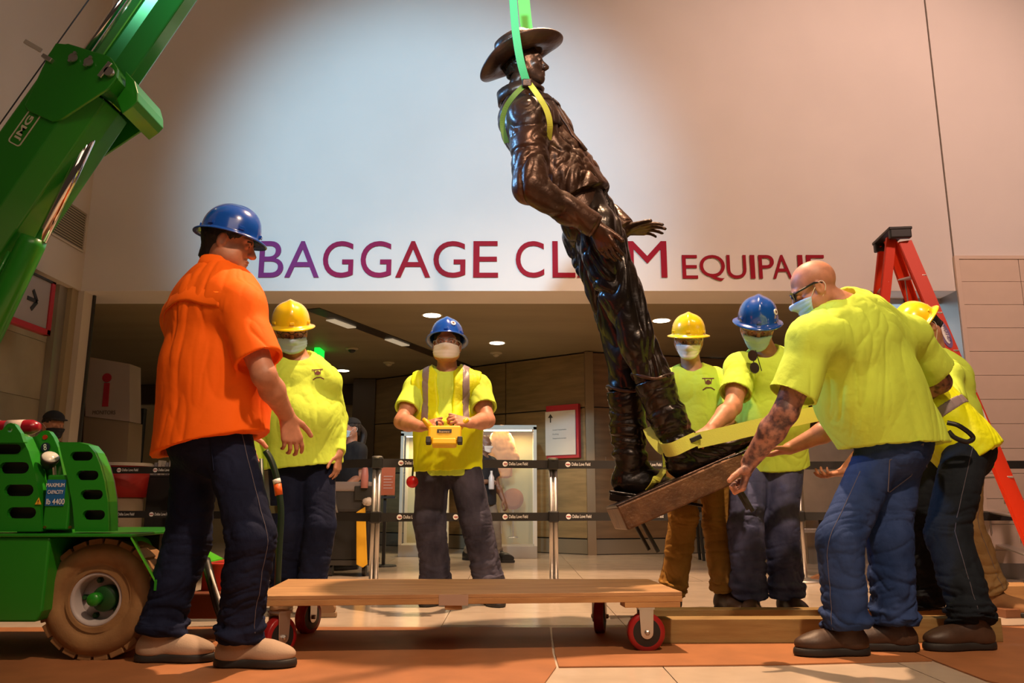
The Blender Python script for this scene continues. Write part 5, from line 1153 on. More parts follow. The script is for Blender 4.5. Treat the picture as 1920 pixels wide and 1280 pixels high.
# --- step ladder
M_LAD = mat('orange_fibreglass', (0.66, 0.035, 0.005), 0.5, spec=.25, bump=.05, bscale=80); M_ALU = mat('aluminium', (0.66, 0.62, 0.58), 0.35, metal=.8)
top = P(1676, 440, 6.0); lad = thing('step_ladder', 'tall orange fibreglass step ladder with a black top, standing right of the bald man', 'ladder', (top[0], top[1], 0))
fN0, fN1 = P(1697, 452, 5.86), FL(1985, 1128); fF0, fF1 = P(1666, 448, 6.12), FL(1890, 1077)
rN0, rN1 = P(1672, 446, 5.90), FL(1602, 1112); rF0, rF1 = P(1656, 462, 6.16), FL(1592, 1085)
def channel(a, b, w, dpt, m, name, up):
    R = frame(b - a, up); L = np.linalg.norm(b - a); mb = MB(); c_ = (a + b) / 2
    o = mb.obox(c_, (w / 2, .004, L / 2), R).build(name, m, lad); 
    for s_ in (-1, 1): MB().obox(c_ + R[:, 0] * s_ * w / 2 + R[:, 1] * dpt / 2, (.004, dpt / 2, L / 2), R).build('flange', m, o)
    return o
r1 = channel(fN0, fN1, .095, .03, M_LAD, 'front_rail', (0, 1, .1)); channel(fF0, fF1, .085, -.03, M_LAD, 'front_rail', (0, 1, .1)); channel(rN0, rN1, .065, .025, M_LAD, 'rear_rail', (0, 1, .1)); channel(rF0, rF1, .055, .025, M_LAD, 'rear_rail', (0, 1, .1))
Hh = fN0[2]
for k, q in enumerate((.115, .235, .35, .47, .59, .70, .80, .90)):
    a, b = fN0 + (fN1 - fN0) * q, fF0 + (fF1 - fF0) * q; R = frame(b - a, (0, 0, 1)); c_ = (a + b) / 2
    st = MB().obox(c_, (.045, .006, np.linalg.norm(b - a) / 2), R).build('step', M_ALU, lad, bev=.002)
    for s_ in (a + (b - a) * .12, a + (b - a) * .88): MB().beam(s_ - Z3 * .0, s_ + (b - a) * (.10 if s_ is None else 0) - Z3 * .16 + nrm(fN1 - fN0) * .02, .012, .004).build('brace', M_ALU, st)
for q in (.14, .3, .5, .7, .88):
    a, b = rN0 + (rN1 - rN0) * q, rF0 + (rF1 - rF0) * q; MB().beam(a, b, .025, .015).build('rear_brace', M_ALU, lad)
tc = (fN0 + fF0 + rN0 + rF0) / 4 + Z3 * .03; ax = nrm((fN0 + rN0) / 2 - (fF0 + rF0) / 2); R = np.stack([nrm(V3(ax[1], -ax[0], 0)), nrm(V3(ax[0], ax[1], 0)), Z3], 1)
tp = MB().obox(tc + Z3 * .012, (.085, .20, .012), R).build('top_cap', M_BLACK, lad, bev=.006)
for s_ in (-1, 1): MB().obox(tc + R[:, 1] * s_ * .17 - Z3 * .02, (.08, .026, .045), R).build('cap_cheek', M_BLACK, tp, bev=.01)
dr = nrm(fN1 - fN0); Rr = frame(dr, (0, 1, .1)); fc = lambda q, o=0: fN0 + (fN1 - fN0) * q - Rr[:, 1] * .006 + Rr[:, 0] * o
n = 28; rp = lambda q, rx, ry: [fc(q) + Rr[:, 0] * rx * math.cos(a) + dr * ry * math.sin(a) for a in np.linspace(0, 2 * math.pi, n, endpoint=False)]
def face(name, ring_, m, parent):
    b = [p - Rr[:, 1] * .0015 for p in ring_]; k_ = len(ring_); return obj(name, ring_ + b, [tuple(range(k_)), tuple(range(2 * k_ - 1, k_ - 1, -1))] + [(i, (i + 1) % k_, k_ + (i + 1) % k_, k_ + i) for i in range(k_)], m, parent)
def q_of(y): return (y - 452) / (1128 - 452)
q_ = .30
face('emblem', rp(q_, .036, .115), mat('purple_emblem', (.10, .03, .22), .4), r1); 
face('emblem_field', [p - Rr[:, 1] * .003 for p in rp(q_, .020, .082)], M_WHITEP, r1)
text_on('lettering', 'WERNER', .05, fc(q_) - Rr[:, 1] * .0055 - Rr[:, 0] * .012, dr, Rr[:, 0] if np.dot(np.cross(dr, Rr[:, 0]), -Rr[:, 1]) > 0 else -Rr[:, 0], mat('purple_emblem', (.1, .03, .22)), r1, fit=(.14, .022))
rect = lambda q0, q1, w_: [fc(q0, -w_), fc(q0, w_), fc(q1, w_), fc(q1, -w_)]
face('label_sticker', rect(.385, .455, .036), M_WHITEP, r1); face('label_sticker', rect(.495, .515, .036), mat('blue_sticker', (.02, .05, .3), .5), r1); face('label_sticker', rect(.52, .56, .036), M_WHITEP, r1)
for k in range(5): face('label_line', [p - Rr[:, 1] * .002 for p in rect(.392 + k * .012, .395 + k * .012, .028)], M_DARK, r1)
for p in (fN1, fF1, rN1, rF1): MB().obox(p + Z3 * .03, (.05, .03, .03), frame(Z3)).build('foot', M_BLACK, lad, bev=.008)
# --- belt barrier
M_BELT = mat('black_belt', (0.012, 0.011, 0.011), 0.7)
posts = []; PX = [(703, 6.0), (1038, 6.25), (327, 7.4), (1955, 6.3), (1500, 6.45)]
NM = ['beside the cleaning cart', 'in front of the wooden wall', 'behind the orange shirt man', 'beyond the right edge of the ladder', 'behind the leaning workers']
proto = None; HZ = .925
for i, (x, Y) in enumerate(PX):
    b = P(x, 1000, Y); b[2] = 0
    if proto is None:
        proto = o = thing('stanchion', '', 'barrier post', b)
        MB().lathe([(.165, 0), (.165, .012), (.15, .022), (.04, .034)], b, Z3, 36).build('base', M_STEEL, o, True)
        for dx in (-.017, .017): MB().lathe([(.017, 0.02), (.017, HZ - .06)], b + V3(dx, 0, 0), Z3, 16).build('pole', M_STEEL, o, True)
        for z in (HZ - .075, .455): MB().box(b + V3(-.040, -.036, z), b + V3(.040, .036, z + .085)).build('belt_cassette', M_BLACK, o, bev=.01)
        MB().lathe([(.040, HZ), (.040, HZ + .012), (.034, HZ + .016)], b, Z3, 24).build('cap', M_STEEL, o)
    else: o = copy_tree(proto); o.location = Vector(b)
    tag(o, 'steel belt barrier post ' + NM[i], 'barrier post', 'belt barrier posts'); posts.append(b)
# frame of the fifth post stands where only its belts show
def belt(a, b, lab, s0=.0, xs=()):
    o = thing('barrier_belt', lab, 'belt', (a + b) / 2)
    for z in (HZ - .033, .497):
        p0, p1 = a + Z3 * z, b + Z3 * z; dd = nrm(b - a); w = MB().hexa([p0 - Z3 * .031, p1 - Z3 * .031, p1 - Z3 * .031 + V3(0, .002, 0), p0 - Z3 * .031 + V3(0, .002, 0), p0 + Z3 * .031, p1 + Z3 * .031, p1 + Z3 * .031 + V3(0, .002, 0), p0 + Z3 * .031 + V3(0, .002, 0)]).build('webbing', M_BELT, o)
        for x in xs:
            q = p0 + (p1 - p0) * ((x - s0) if False else x); nn = nrm(V3(dd[1], -dd[0], 0))
            MB().lathe([(.020, 0), (.020, .002)], q + nn * .001, nn, 20).build('logo', M_WHITEP, w); MB().box(q + nn * .004 - V3(.016, .001, .004), q + nn * .004 + V3(.016, 0, .004)).build('logo_bar', mat('logo_red', (.35, .02, .03), .5), w)
            text_on('lettering', 'Dallas Love Field', .05, q + nn * .003 + dd * .03 - Z3 * .010, dd, Z3, M_WHITEP, w, extrude=.0005, align='LEFT', fit=(.145, .024))
belt(posts[0], posts[1], 'pair of black belts between the two barrier posts, behind the worker with the remote', xs=(.13, .44, .72))
belt(posts[1], posts[4], 'pair of black belts running from the post by the wooden wall towards the workers', xs=(.06, .35))
belt(posts[4], posts[3], 'pair of black belts behind the ladder', xs=(.6,))
belt(posts[2], posts[0], 'pair of black belts behind the yellow helmet worker with long sleeves', xs=(.30, .62))
pw = P(150, 1000, 7.4); pw[2] = 0; belt(pw, posts[2], 'pair of black belts behind the green crane', xs=(.35, .74))
# --- remote control held by the worker in the vest
rc = P(834, 815, PC.wr['R'][1] - .10); r = thing('remote_control', 'yellow crane remote control held in both hands by the worker in the vest', 'remote', rc)
M_YP = mat('yellow_plastic', (0.85, 0.52, 0.01), 0.4); R = np.stack([X3, nrm(V3(0, 1, -.35)), nrm(V3(0, .35, 1))], 1)
MB().obox(rc, (.095, .035, .048), R).build('housing', M_YP, r, bev=.014); MB().obox(rc + R @ V3(0, -.01, -.055), (.070, .030, .022), R).build('lower_housing', M_YP, r, bev=.01)
for s_ in (-1, 1):
    MB().tube([rc + R @ V3(s_ * .075, .01, .04), rc + R @ V3(s_ * .115, .0, .085), rc + R @ V3(s_ * .13, .0, .10)], [.02, .016, .012], 10).build('handle', M_YP, r, True); MB().tube([rc + R @ V3(s_ * .045, .0, .04), rc + R @ V3(s_ * .05, 0, .085)], .006, 8).build('joystick', M_BLACK, r)
    MB().obox(rc + R @ V3(s_ * .09, -.02, -.045), (.014, .02, .02), R).build('corner_bumper', M_BLACK, r, bev=.004)
for z, w_ in ((.008, .042), (-.058, .042)): MB().obox(rc + R @ V3(0, -.0375, z), (w_, .001, .011), R).build('label_plate', M_BLACK, r)
text_on('lettering', 'Scanreco', .02, rc + R @ V3(0, -.0395, .003), X3, R[:, 2], mat('gold_print', (.8, .6, .3), .5), r, fit=(.06, .012), extrude=.0005)
wt = P(773, 903, PC.pel[1] - .16); MB().lathe([(.004, -.012), (.035, -.012), (.037, 0), (.030, .014), (.004, .018)], wt, (0, -1, 0), 24).build('tape_measure', mat('bright_red_plastic', (.6, .01, .015), .3), None, True)
tag(bpy.data.objects['tape_measure'], 'round red and black gadget clipped to the belt of the worker with the remote', 'gadget')
MB().tube([wt + V3(0, .0, .03), wt + V3(0, .02, .09)], .006, 8).build('clip', M_BLACK, bpy.data.objects['tape_measure'])
# --- the green compact crane on the left
M_GRN = mat('green_paint', (0.014, 0.23, 0.010), 0.38, coat=.3, var=.04, vscale=3); M_GRN2 = mat('lit_green_paint', (0.08, 0.50, 0.02), 0.4, coat=.2)  # M_GRN2 is the green brightened as if lit from above
M_TYRE = mat('tan_solid_tyre', (0.33, 0.18, 0.07), 0.8, col2=(.22, .11, .04), vscale=7, bump=.15, bscale=60); M_RIM = mat('grey_rim', (.45, .40, .40), .5); M_CHROME = mat('chrome', (.75, .72, .72), .08, metal=1.0)
YC = 3.22
cr = thing('compact_crane', 'green wheeled compact crane with its boom raised across the upper left corner', 'crane', P(185, 1122, 3.35) * V3(1, 1, 0))
wc_ = P(186, 1122, 3.30); RW = wc_[2] - .006
prof = [(RW * .43, -.02), (RW * .47, -.035), (RW * .56, -.012), (RW * .62, -.030), (RW * .78, -.034), (RW * .86, -.026), (RW * .95, -.008), (RW * .975, .02), (RW * .975, .19), (RW * .9, .22), (RW * .43, .22), (RW * .43, -.02)]
ty = MB().lathe([(a, b) for a, b in prof], wc_, Y3, 64, caps=False).build('tyre', M_TYRE, cr, True)
for k in range(22):
    a = 2 * math.pi * k / 22; dd = V3(math.cos(a), 0, math.sin(a)); tt = V3(-math.sin(a), 0, math.cos(a))
    MB().obox(wc_ + dd * RW * .965 + Y3 * .040, (.0275 * RW / .235, .052, .012), np.stack([tt, Y3, np.cross(tt, Y3)], 1)).build('tread_lug', M_TYRE, ty, bev=.003)
rm = MB().lathe([(RW * .36, .03), (RW * .38, -.018), (RW * .42, -.030), (RW * .46, -.024), (RW * .46, .02)], wc_, Y3, 48, caps=False).build('rim', M_RIM, cr, True)
MB().lathe([(RW * .05, .05), (RW * .40, .04), (RW * .40, .06), (RW * .05, .07)], wc_, Y3, 40).build('disc', M_RIM, rm)
MB().lathe([(RW * .22, .055), (RW * .22, .0), (RW * .2, -.006), (RW * .02, -.006)], wc_ + V3(.02, 0, 0), Y3, 32).build('hub_drum', mat('dark_green_paint', (.008, .06, .012), .4), rm, True)
MB().lathe([(RW * .115, .0), (RW * .115, -.035), (RW * .09, -.045), (RW * .01, -.045)], wc_ - V3(.006, 0, 0), Y3, 24).build('hub_cap', M_GRN, rm, True)
for k in range(5):
    a = 2 * math.pi * k / 5 + .6; MB().lathe([(.012, .045), (.012, .028), (.008, .022)], wc_ + V3(math.cos(a), 0, math.sin(a)) * RW * .31, Y3, 6).build('wheel_nut', mat('dark_green_paint', (.008, .06, .012)), rm)
MB().tube([wc_ + Y3 * .1, wc_ + Y3 * .9], .04, 16).build('axle', M_DARK, cr)
# chassis: side box, wheel well, deck, sloping wing
zd = P(160, 1000, 3.22)[2]; x0 = P(-330, 1000, 3.3)[0]; xa = P(86, 1080, 3.2)[0]; zb = P(50, 1166, 3.2)[2]
MB().prism([(x0, zb), (xa - .02, zb), (xa, zb + .04), (xa, zd - .012), (x0, zd - .012)], (0, 3.20, 0), X3, Z3, Y3 * .75).build('side_box', M_GRN, cr, bev=.008)
MB().box((xa, 3.55, .12), (P(300, 1000, 3.55)[0], 4.0, zd - .012)).build('wheel_well', M_DARK, cr)
xd = P(322, 1000, 3.3)[0]; dk = MB().box((x0, 3.19, zd - .012), (P(248, 1003, 3.2)[0], 4.05, zd)).build('deck', M_GRN, cr, bev=.003)
qa = [P(245, 1003, 3.20), P(290, 1084, 3.20), P(294, 1078, 3.46), P(252, 1003, 3.46)]; qb = [qa[3], qa[2], P(418, 1046, 4.1), P(330, 1000, 4.1)]
wg = None
for q_ in (qa, qb):
    o_ = MB().hexa([p - Z3 * .012 for p in q_] + q_).build('wing_plate', M_GRN2, cr)
for p0, p1, h_ in ((qa[1], qa[2], .045), (qa[2], qb[2], .06)):
    MB().hexa([p0 - Z3 * h_, p0 + X3 * .01 - Z3 * h_, p1 + X3 * .01 - Z3 * h_, p1 - Z3 * h_, p0 - Z3 * .005, p0 + X3 * .01 - Z3 * .005, p1 + X3 * .01 - Z3 * .005, p1 - Z3 * .005]).build('wing_apron', M_GRN, cr)
MB().box(P(384, 1108, 3.8) - V3(.02, 0, .03), P(425, 1056, 3.8) + V3(0, .3, 0)).build('outrigger_block', mat('crane_red', (.42, .02, .008), .45), cr, bev=.006)
MB().box(P(345, 1160, 3.7), P(420, 1112, 3.7) + V3(0, .3, 0)).build('outrigger_pad', mat('brown_red', (.16, .04, .015), .6), cr, bev=.006)
MB().tube(smooth_path([P(386, 1050, 3.70), P(396, 1090, 3.62), P(410, 1140, 3.6), P(424, 1180, 3.58), P(428, 1200, 3.55)]), .020, 10).build('hose', M_BLACK, cr, True)
MB().tube(smooth_path([P(392, 1062, 3.66), P(402, 1095, 3.58), P(414, 1130, 3.56)]), .006, 8).build('hose_stripe', M_WHITEP, cr, True)
# the two slotted covers
YP = 3.26
def pod(outer_px, slots, lab):
    po = pl(outer_px, YP); hs = [slot(x, y, w_, h_, YP) for x, y, w_, h_ in slots]; b = plate('slotted_cover', po, hs, (0, YP, 0), X3, Z3, .02, M_GRN, cr, bev=.004)
    n_ = len(po); vs = [(x, YP, z) for x, z in po] + [(x, YP + .07, z) for x, z in po] ; obj('cover_side', vs, [(i, (i + 1) % n_, n_ + (i + 1) % n_, n_ + i) for i in range(n_)], M_GRN, b)
    xs = [p[0] for p in po]; zs = [p[1] for p in po]; MB().prism([(np.mean(xs) + (x - np.mean(xs)) * .86, np.mean(zs) + (z - np.mean(zs)) * .86) for x, z in po], (0, YP + .04, 0), X3, Z3, Y3 * .06).build('shaded_interior', M_DARK, b)  # dark block set in as the shade seen through the slots
pod([(112, 829), (150, 829), (168, 834), (180, 848), (190, 872), (198, 902), (204, 940), (205.5, 996), (143, 996), (138, 945), (130, 900), (120, 862)], [(155, 855, .028, .018), (166, 891, .026, .019), (174, 927, .026, .019), (178, 965, .026, .019)], '')
pod([(-60, 800), (0, 806), (30, 811), (42, 817), (56, 845), (68, 885), (76, 930), (81, 996), (-60, 996)], [(12, 842, .045, .020), (29, 877, .037, .023), (38, 919, .036, .023), (43, 961, .036, .022)], '')
# centre plates with lifting eyes, the capacity box, lamp and stickers
Yq = 3.36
def circ(x, y, r_, Y, n=16): c_ = P(x, y, Y); return [(c_[0] + r_ * math.cos(a), c_[2] + r_ * math.sin(a)) for a in np.linspace(0, 2 * math.pi, n, endpoint=False)]
e_ = plate('eye_plate', pl([(36, 1000), (45, 830), (52, 822), (72, 818), (82, 809), (89, 807), (96, 809), (104, 820), (112, 838), (125, 900), (140, 1000)], Yq), [circ(89, 820, .008, Yq)], (0, Yq, 0), X3, Z3, .03, M_GRN, cr, bev=.004)
MB().lathe([(.010, 0), (.010, .01)], P(89, 820, Yq) - Y3 * .02, Y3, 14).build('red_cap', mat('crane_red', (.42, .02, .008)), e_)
plate('eye_plate', pl([(-20, 830), (-10, 812), (8, 806), (17, 795), (24, 793), (31, 796), (42, 812), (48, 830)], YP - .03), [circ(22, 806, .010, YP - .03)], (0, YP - .03, 0), X3, Z3, .025, M_GRN, cr, bev=.004)
bx0, bx1 = P(78, 993, YP), P(136, 890, YP); bx = MB().box((bx0[0], YP, bx0[2]), (bx1[0], YP + .08, bx1[2])).build('capacity_box', M_GRN, cr, bev=.006)
dc0, dc1 = P(84, 948, YP - .003), P(124, 899, YP - .003); dc = MB().box((dc0[0], YP - .004, dc0[2]), (dc1[0], YP - .001, dc1[2])).build('capacity_sign', mat('sign_blue', (.01, .12, .36), .5), bx)
for s_, yy, w_, h_ in (('MAXIMUM', 909, .072, .015), ('CAPACITY', 922, .062, .015), ('lb 4400', 940, .072, .022)):
    p = P(104, yy, YP - .006); text_on('lettering', s_, .02, p, X3, Z3, M_WHITEP, dc, extrude=.0005, fit=(w_, h_))
for x in (85, 132): MB().lathe([(.006, 0), (.006, .006)], P(x, 988, YP) - Y3 * .006, Y3, 8).build('bolt', mat('brass', (.5, .4, .08), .3, metal=1), bx)
sy = P(85, 838, Yq - .02); sg = MB().lathe([(.019, 0), (.019, .002)], sy, Y3, 28).build('round_sticker', mat('sticker_navy', (.01, .015, .05), .5), e_)
text_on('symbol', '8', .03, sy - Y3 * .002, nrm(V3(1, 0, .2)), nrm(V3(-.2, 0, 1)), M_WHITEP, sg, extrude=.0005, fit=(.012, .026))
lp = P(92, 864, Yq - .06); lm = MB().lathe([(.015, -.035), (.030, -.01), (.036, .015), (.036, .02)], lp, nrm(V3(.45, -.5, .75)), 24).build('work_lamp', M_BLACK, cr, True); MB().lathe([(.034, .018), (.030, .026), (.002, .03)], lp, nrm(V3(.45, -.5, .75)), 24).build('lamp_lens', mat('lamp_glass', (.6, .6, .55), .15), lm, True)
MB().tube([lp - V3(-.01, -.02, .02), lp - V3(-.012, -.03, .06)], .008, 8).build('lamp_bracket', M_STEEL, lm)
tr = P(72, 941, YP - .014); plate('warning_sticker', [(-.013, -.009), (.013, -.009), (0, .018)], [], tr, X3, Z3, .002, mat('warning_yellow', (.8, .42, .03), .5), cr)
text_on('symbol', '!', .02, tr - Y3 * .002 + Z3 * .001, X3, Z3, M_DARK, cr, extrude=.0003, fit=(.004, .014))
# red fire extinguisher lying on top
ex = thing('fire_extinguisher', 'red cylinder with a white label lying on top of the green crane', 'extinguisher', P(30, 806, 3.5))
e0, e1_ = P(-120, 806, 3.5), P(74, 800, 3.5); dd = nrm(e1_ - e0); rr_ = .033
cy = MB().lathe([(.01, 0), (rr_, .03), (rr_, np.linalg.norm(e1_ - e0) - .03), (.018, np.linalg.norm(e1_ - e0)), (.004, np.linalg.norm(e1_ - e0) + .002)], e0, dd, 28).build('cylinder', mat('extinguisher_red', (.30, .006, .02), .25, coat=.5), ex, True)
for a, b in ((.36, .42), (.50, .66)):
    L_ = np.linalg.norm(e1_ - e0); MB().lathe([(rr_ + .0008, L_ * (a + .2)), (rr_ + .0008, L_ * (b + .2))], e0, dd, 28).build('paper_label', mat('old_paper', (.55, .45, .42), .6), cy, True)
# boom
YB = 3.10
u0, u1 = P(-260, 598, YB), P(112, 80, YB); ax_ = nrm(P(105, 88, YB) - P(0, 235, YB)); nn = np.cross(ax_, Y3); nn = nn if nn[2] < 0 else -nn     # nn points to the underside
A0 = P(0, 235, YB) - ax_ * .75; Lm = np.linalg.norm(P(108, 86, YB) - P(0, 235, YB)) + .75
def boom(name, o, sec, L_, m, parent): 
    vs = [o + nn * a + Y3 * b for a, b in sec] + [o + nn * a + Y3 * b + ax_ * L_ for a, b in sec]; k_ = len(sec)
    return obj(name, vs, [tuple(range(k_ - 1, -1, -1)), tuple(range(k_, 2 * k_))] + [(i, (i + 1) % k_, k_ + (i + 1) % k_, k_ + i) for i in range(k_)], m, parent, bev=.006)
main = boom('main_boom', A0, [(.0, .02), (.015, .0), (.205, .0), (.275, .07), (.285, .17), (.275, .27), (.205, .34), (.015, .34), (0, .32)], Lm - .10, M_GRN, cr)
gp = [(93, 108), (50, 200), (56, 210), (100, 230), (118, 226), (206, 168), (222, 148), (224, 132), (214, 116), (204, 107), (130, 86), (108, 84)]
for yy in (YB - .014, YB + .342): MB().prism(pl(gp, YB), (0, yy, 0), X3, Z3, Y3 * .014).build('head_plate', M_GRN, main, bev=.003)
MB().prism(pl([(222, 118), (240, 138), (246, 160), (246, 176), (236, 186), (216, 200), (205, 172), (222, 148)], YB), (0, YB + .06, 0), X3, Z3, Y3 * .26).build('head_bracket', M_GRN, main, bev=.004)
MB().prism(pl([(110, 84), (128, 82), (206, 106), (222, 150), (204, 166), (96, 112)], YB), (0, YB, 0), X3, Z3, Y3 * .34).build('head_block', M_GRN, main)
for x, y in ((136, 107), (165, 115)):
    p = P(x, y, YB - .03); R = np.stack([nn, ax_, Y3], 1); b_ = MB().lathe([(.019, 0), (.019, .007), (.016, .009)], p, Y3, 20).build('bolt_flange', M_ZINC, main); 
    for s_ in (-1, 1): MB().lathe([(.0075, -.006), (.0075, .004)], p + ax_ * s_ * .020, Y3, 6).build('bolt_head', M_ZINC, b_)
p = P(204, 134, YB - .03); b_ = MB().lathe([(.020, -.004), (.020, .012)], p, Y3, 24).build('pin_boss', M_ZINC, main); MB().beam(P(186, 144, YB - .03), P(207, 117, YB - .03), .020, .008, Y3).build('pin_keeper', M_ZINC, main, bev=.002)
R = np.stack([nrm(P(102, 112, YB) - P(78, 98, YB)), Y3, nrm(np.cross(nrm(P(102, 112, YB) - P(78, 98, YB)), Y3))], 1); MB().obox(P(90, 110, YB - .02), (.024, .012, .009), R).build('latch', M_ZINC, main, bev=.002); MB().obox(P(62, 86, YB - .02), (.045, .004, .010), R).build('lever', mat('worn_lever', (.45, .42, .38), .4), main, bev=.003)
# logo in a rounded frame on the boom
lc = P(46, 240, YB - .002); lx = ax_; ly = -nn; w2_, h2_ = .082, .030
def rrect(w_, h_, r_, n=5): return [(sx * (w_ - r_) + r_ * math.cos(a0_ + math.pi / 2 * k / n), sy_ * (h_ - r_) + r_ * math.sin(a0_ + math.pi / 2 * k / n)) for sx, sy_, a0_ in ((1, 1, 0), (-1, 1, math.pi / 2), (-1, -1, math.pi), (1, -1, 3 * math.pi / 2)) for k in range(n + 1)]
M_CRM = mat('cream_print', (.62, .62, .48), .5)
plate('logo_frame', rrect(w2_, h2_, .014), [rrect(w2_ - .005, h2_ - .005, .010)], lc, lx, ly, .002, M_CRM, main)
text_on('logo', 'jMG', .05, lc, lx, ly, M_CRM, main, extrude=.001, offset=.0012, fit=(.118, .034))
# telescoped inner section, chrome rods, cable
O2 = P(150, 70, YB) 
o2 = P(131, 92, YB) - ax_ * .1
boom('inner_boom', o2 + nn * .0 + Y3 * .07, [(.0, .05), (.02, .02), (.05, .0), (.11, -.012), (.150, .0), (.205, .06), (.205, .14), (.15, .2), (.05, .2), (0, .15)], .75, mat('glossy_green', (.03, .30, .05), .16, coat=.8, metal=.3), cr)
w0 = o2 + nn * .098 + Y3 * .056; mb = MB(); mb.tube([w0 + ax_ * .08, w0 + ax_ * .74], .004, 6); mb.build('weld_bead', M_GRN2, cr)
c0_ = P(124, 92, YB); MB().tube([c0_ + Y3 * .1, c0_ + Y3 * .1 + ax_ * .6], .016, 18).build('extension_rod', M_CHROME, cr, True)
q0 = P(100, 88, YB); MB().tube([P(-10, 246, YB + .15), P(176, -14, YB + .15)], .003, 6).build('cable', M_BLACK, cr)
rA, rB = P(212, 172, YB + .17), P(76, 452, YB + .10); MB().tube([rA, rB], .0235, 22).build('lift_rod', M_CHROME, cr, True)
bA = P(64, 447, YB + .10); bB = P(-110, 810, YB + .10); dd = nrm(bB - bA); MB().tube([bA, bA + dd * .03, bA + dd * 1.2], [.050, .053, .053], 24).build('lift_cylinder', M_GRN, cr, True)
MB().tube([bA + dd * .07 + V3(-.055, -.03, 0), bA + dd * .30 + V3(-.06, -.03, 0)], .008, 8).build('hydraulic_pipe', M_GRN, cr, True)
# --- left wall sign
XS_ = XL + .12
def on_x(x, y, X): 
    u, v = x - 960.0, 640.0 - y; s = X / u; return np.array([X, (F_PX * CT - v * ST) * s, CAMH + (F_PX * ST + v * CT) * s])
s1 = on_x(106, 530, XS_); s2 = on_x(100, 632, XS_); yl = 3.6; zt_, zb_ = s1[2], s2[2] + .0
sg = thing('hanging_sign', 'grey direction sign with a black arrow and dark red frame on the side wall', 'sign', (XS_, (yl + s1[1]) / 2, zb_))
y1_ = s1[1]
for nm, a, b in (('frame', (XS_ - .05, yl, zb_), (XS_, y1_, zb_ + .045)), ('frame', (XS_ - .05, y1_ - .05, zb_), (XS_, y1_, zt_)), ('frame', (XS_ - .05, yl, zt_ - .02), (XS_, y1_, zt_))):
    MB().box(a, b).build(nm, M_RED if nm == 'frame' and b[2] != zt_ or a[1] != yl else M_DARK, sg, bev=.003)
MB().box((XS_ - .04, yl, zb_ + .04), (XS_ - .012, y1_ - .045, zt_ - .015)).build('panel', mat('sign_grey', (.34, .30, .29), .35), sg)
ac = on_x(62, 562, XS_ - .008); 
for r0, r1 in (((-.07, 0), (.045, 0)), ((-.01, .075), (.055, .0)), ((-.01, -.075), (.055, .0))):
    MB().beam(ac + Y3 * r0[0] + Z3 * r0[1], ac + Y3 * r1[0] + Z3 * r1[1], .030, .004, X3).build('arrow', M_BLACK, sg)
tx = on_x(2, 520, XS_ - .008); text_on('lettering', 'S', .1, tx, Y3, Z3, M_BLACK, sg, fit=(.05, .07), extrude=.001)
# --- wooden wall sign, notices
def on_wall(q, L_, x, y, o=.03):
    """point of the left wooden wall seen at (x, y)"""
    D = P(x, y, 1.0) - CAMP; a = LW; dd_ = nrm(CN - LW); n_ = V3(dd_[1], -dd_[0], 0); t_ = ((a + n_ * o - CAMP) @ n_) / (D @ n_); return CAMP + D * t_
wd_ = nrm(CN - LW); wn_ = V3(wd_[1], -wd_[0], 0)
ws = thing('direction_sign', 'white direction sign with an upward arrow on a red frame, mounted on the wooden wall', 'sign', on_wall(0, 0, 1055, 858))
def wquad(name, x0, y0, x1, y1, o, th, m, parent):
    a = on_wall(0, 0, x0, y1, o); b = on_wall(0, 0, x1, y0, o); w_ = (b - a) @ wd_; h_ = b[2] - a[2]; return MB().prism([(0, 0), (w_, 0), (w_, h_), (0, h_)], a, wd_, Z3, wn_ * th).build(name, m, parent)
wquad('frame', 1029, 757, 1088, 860, .03, .05, M_RED, ws); wquad('panel', 1024, 768, 1079, 854, .085, .012, mat('sign_white', (.62, .58, .54), .3), ws)
ap = on_wall(0, 0, 1032, 786, .102)
MB().beam(ap - Z3 * .04, ap + Z3 * .03, .014, .002, wn_).build('arrow', M_DARK, ws); MB().prism([(-.035, 0), (.035, 0), (0, .045)], ap + Z3 * .02, wd_, Z3, wn_ * .002).build('arrow', M_DARK, ws)
for i, (s_, y) in enumerate((('Ground Transportation', 808), ('Parking', 816), ('Transportacion terrestre', 824))): text_on('lettering', s_, .03, on_wall(0, 0, 1036, y, .099), wd_, Z3, mat('grey_print', (.3, .28, .26), .6), ws, align='LEFT', extrude=.0005, fit=(.2 if i != 1 else .09, .022))
nt_ = on_wall(0, 0, 1098, 857, .025); nt_ = CN + V3(.12, .03, P(1127, 857, 9.0)[2]); tag(MB().box(nt_ - V3(.07, .004, .05), nt_ + V3(.07, .03, .04)).build('notice_plate', mat('notice_grey', (.42, .36, .30), .5)), 'small grey notice plate near the corner of the wooden wall', 'sign')
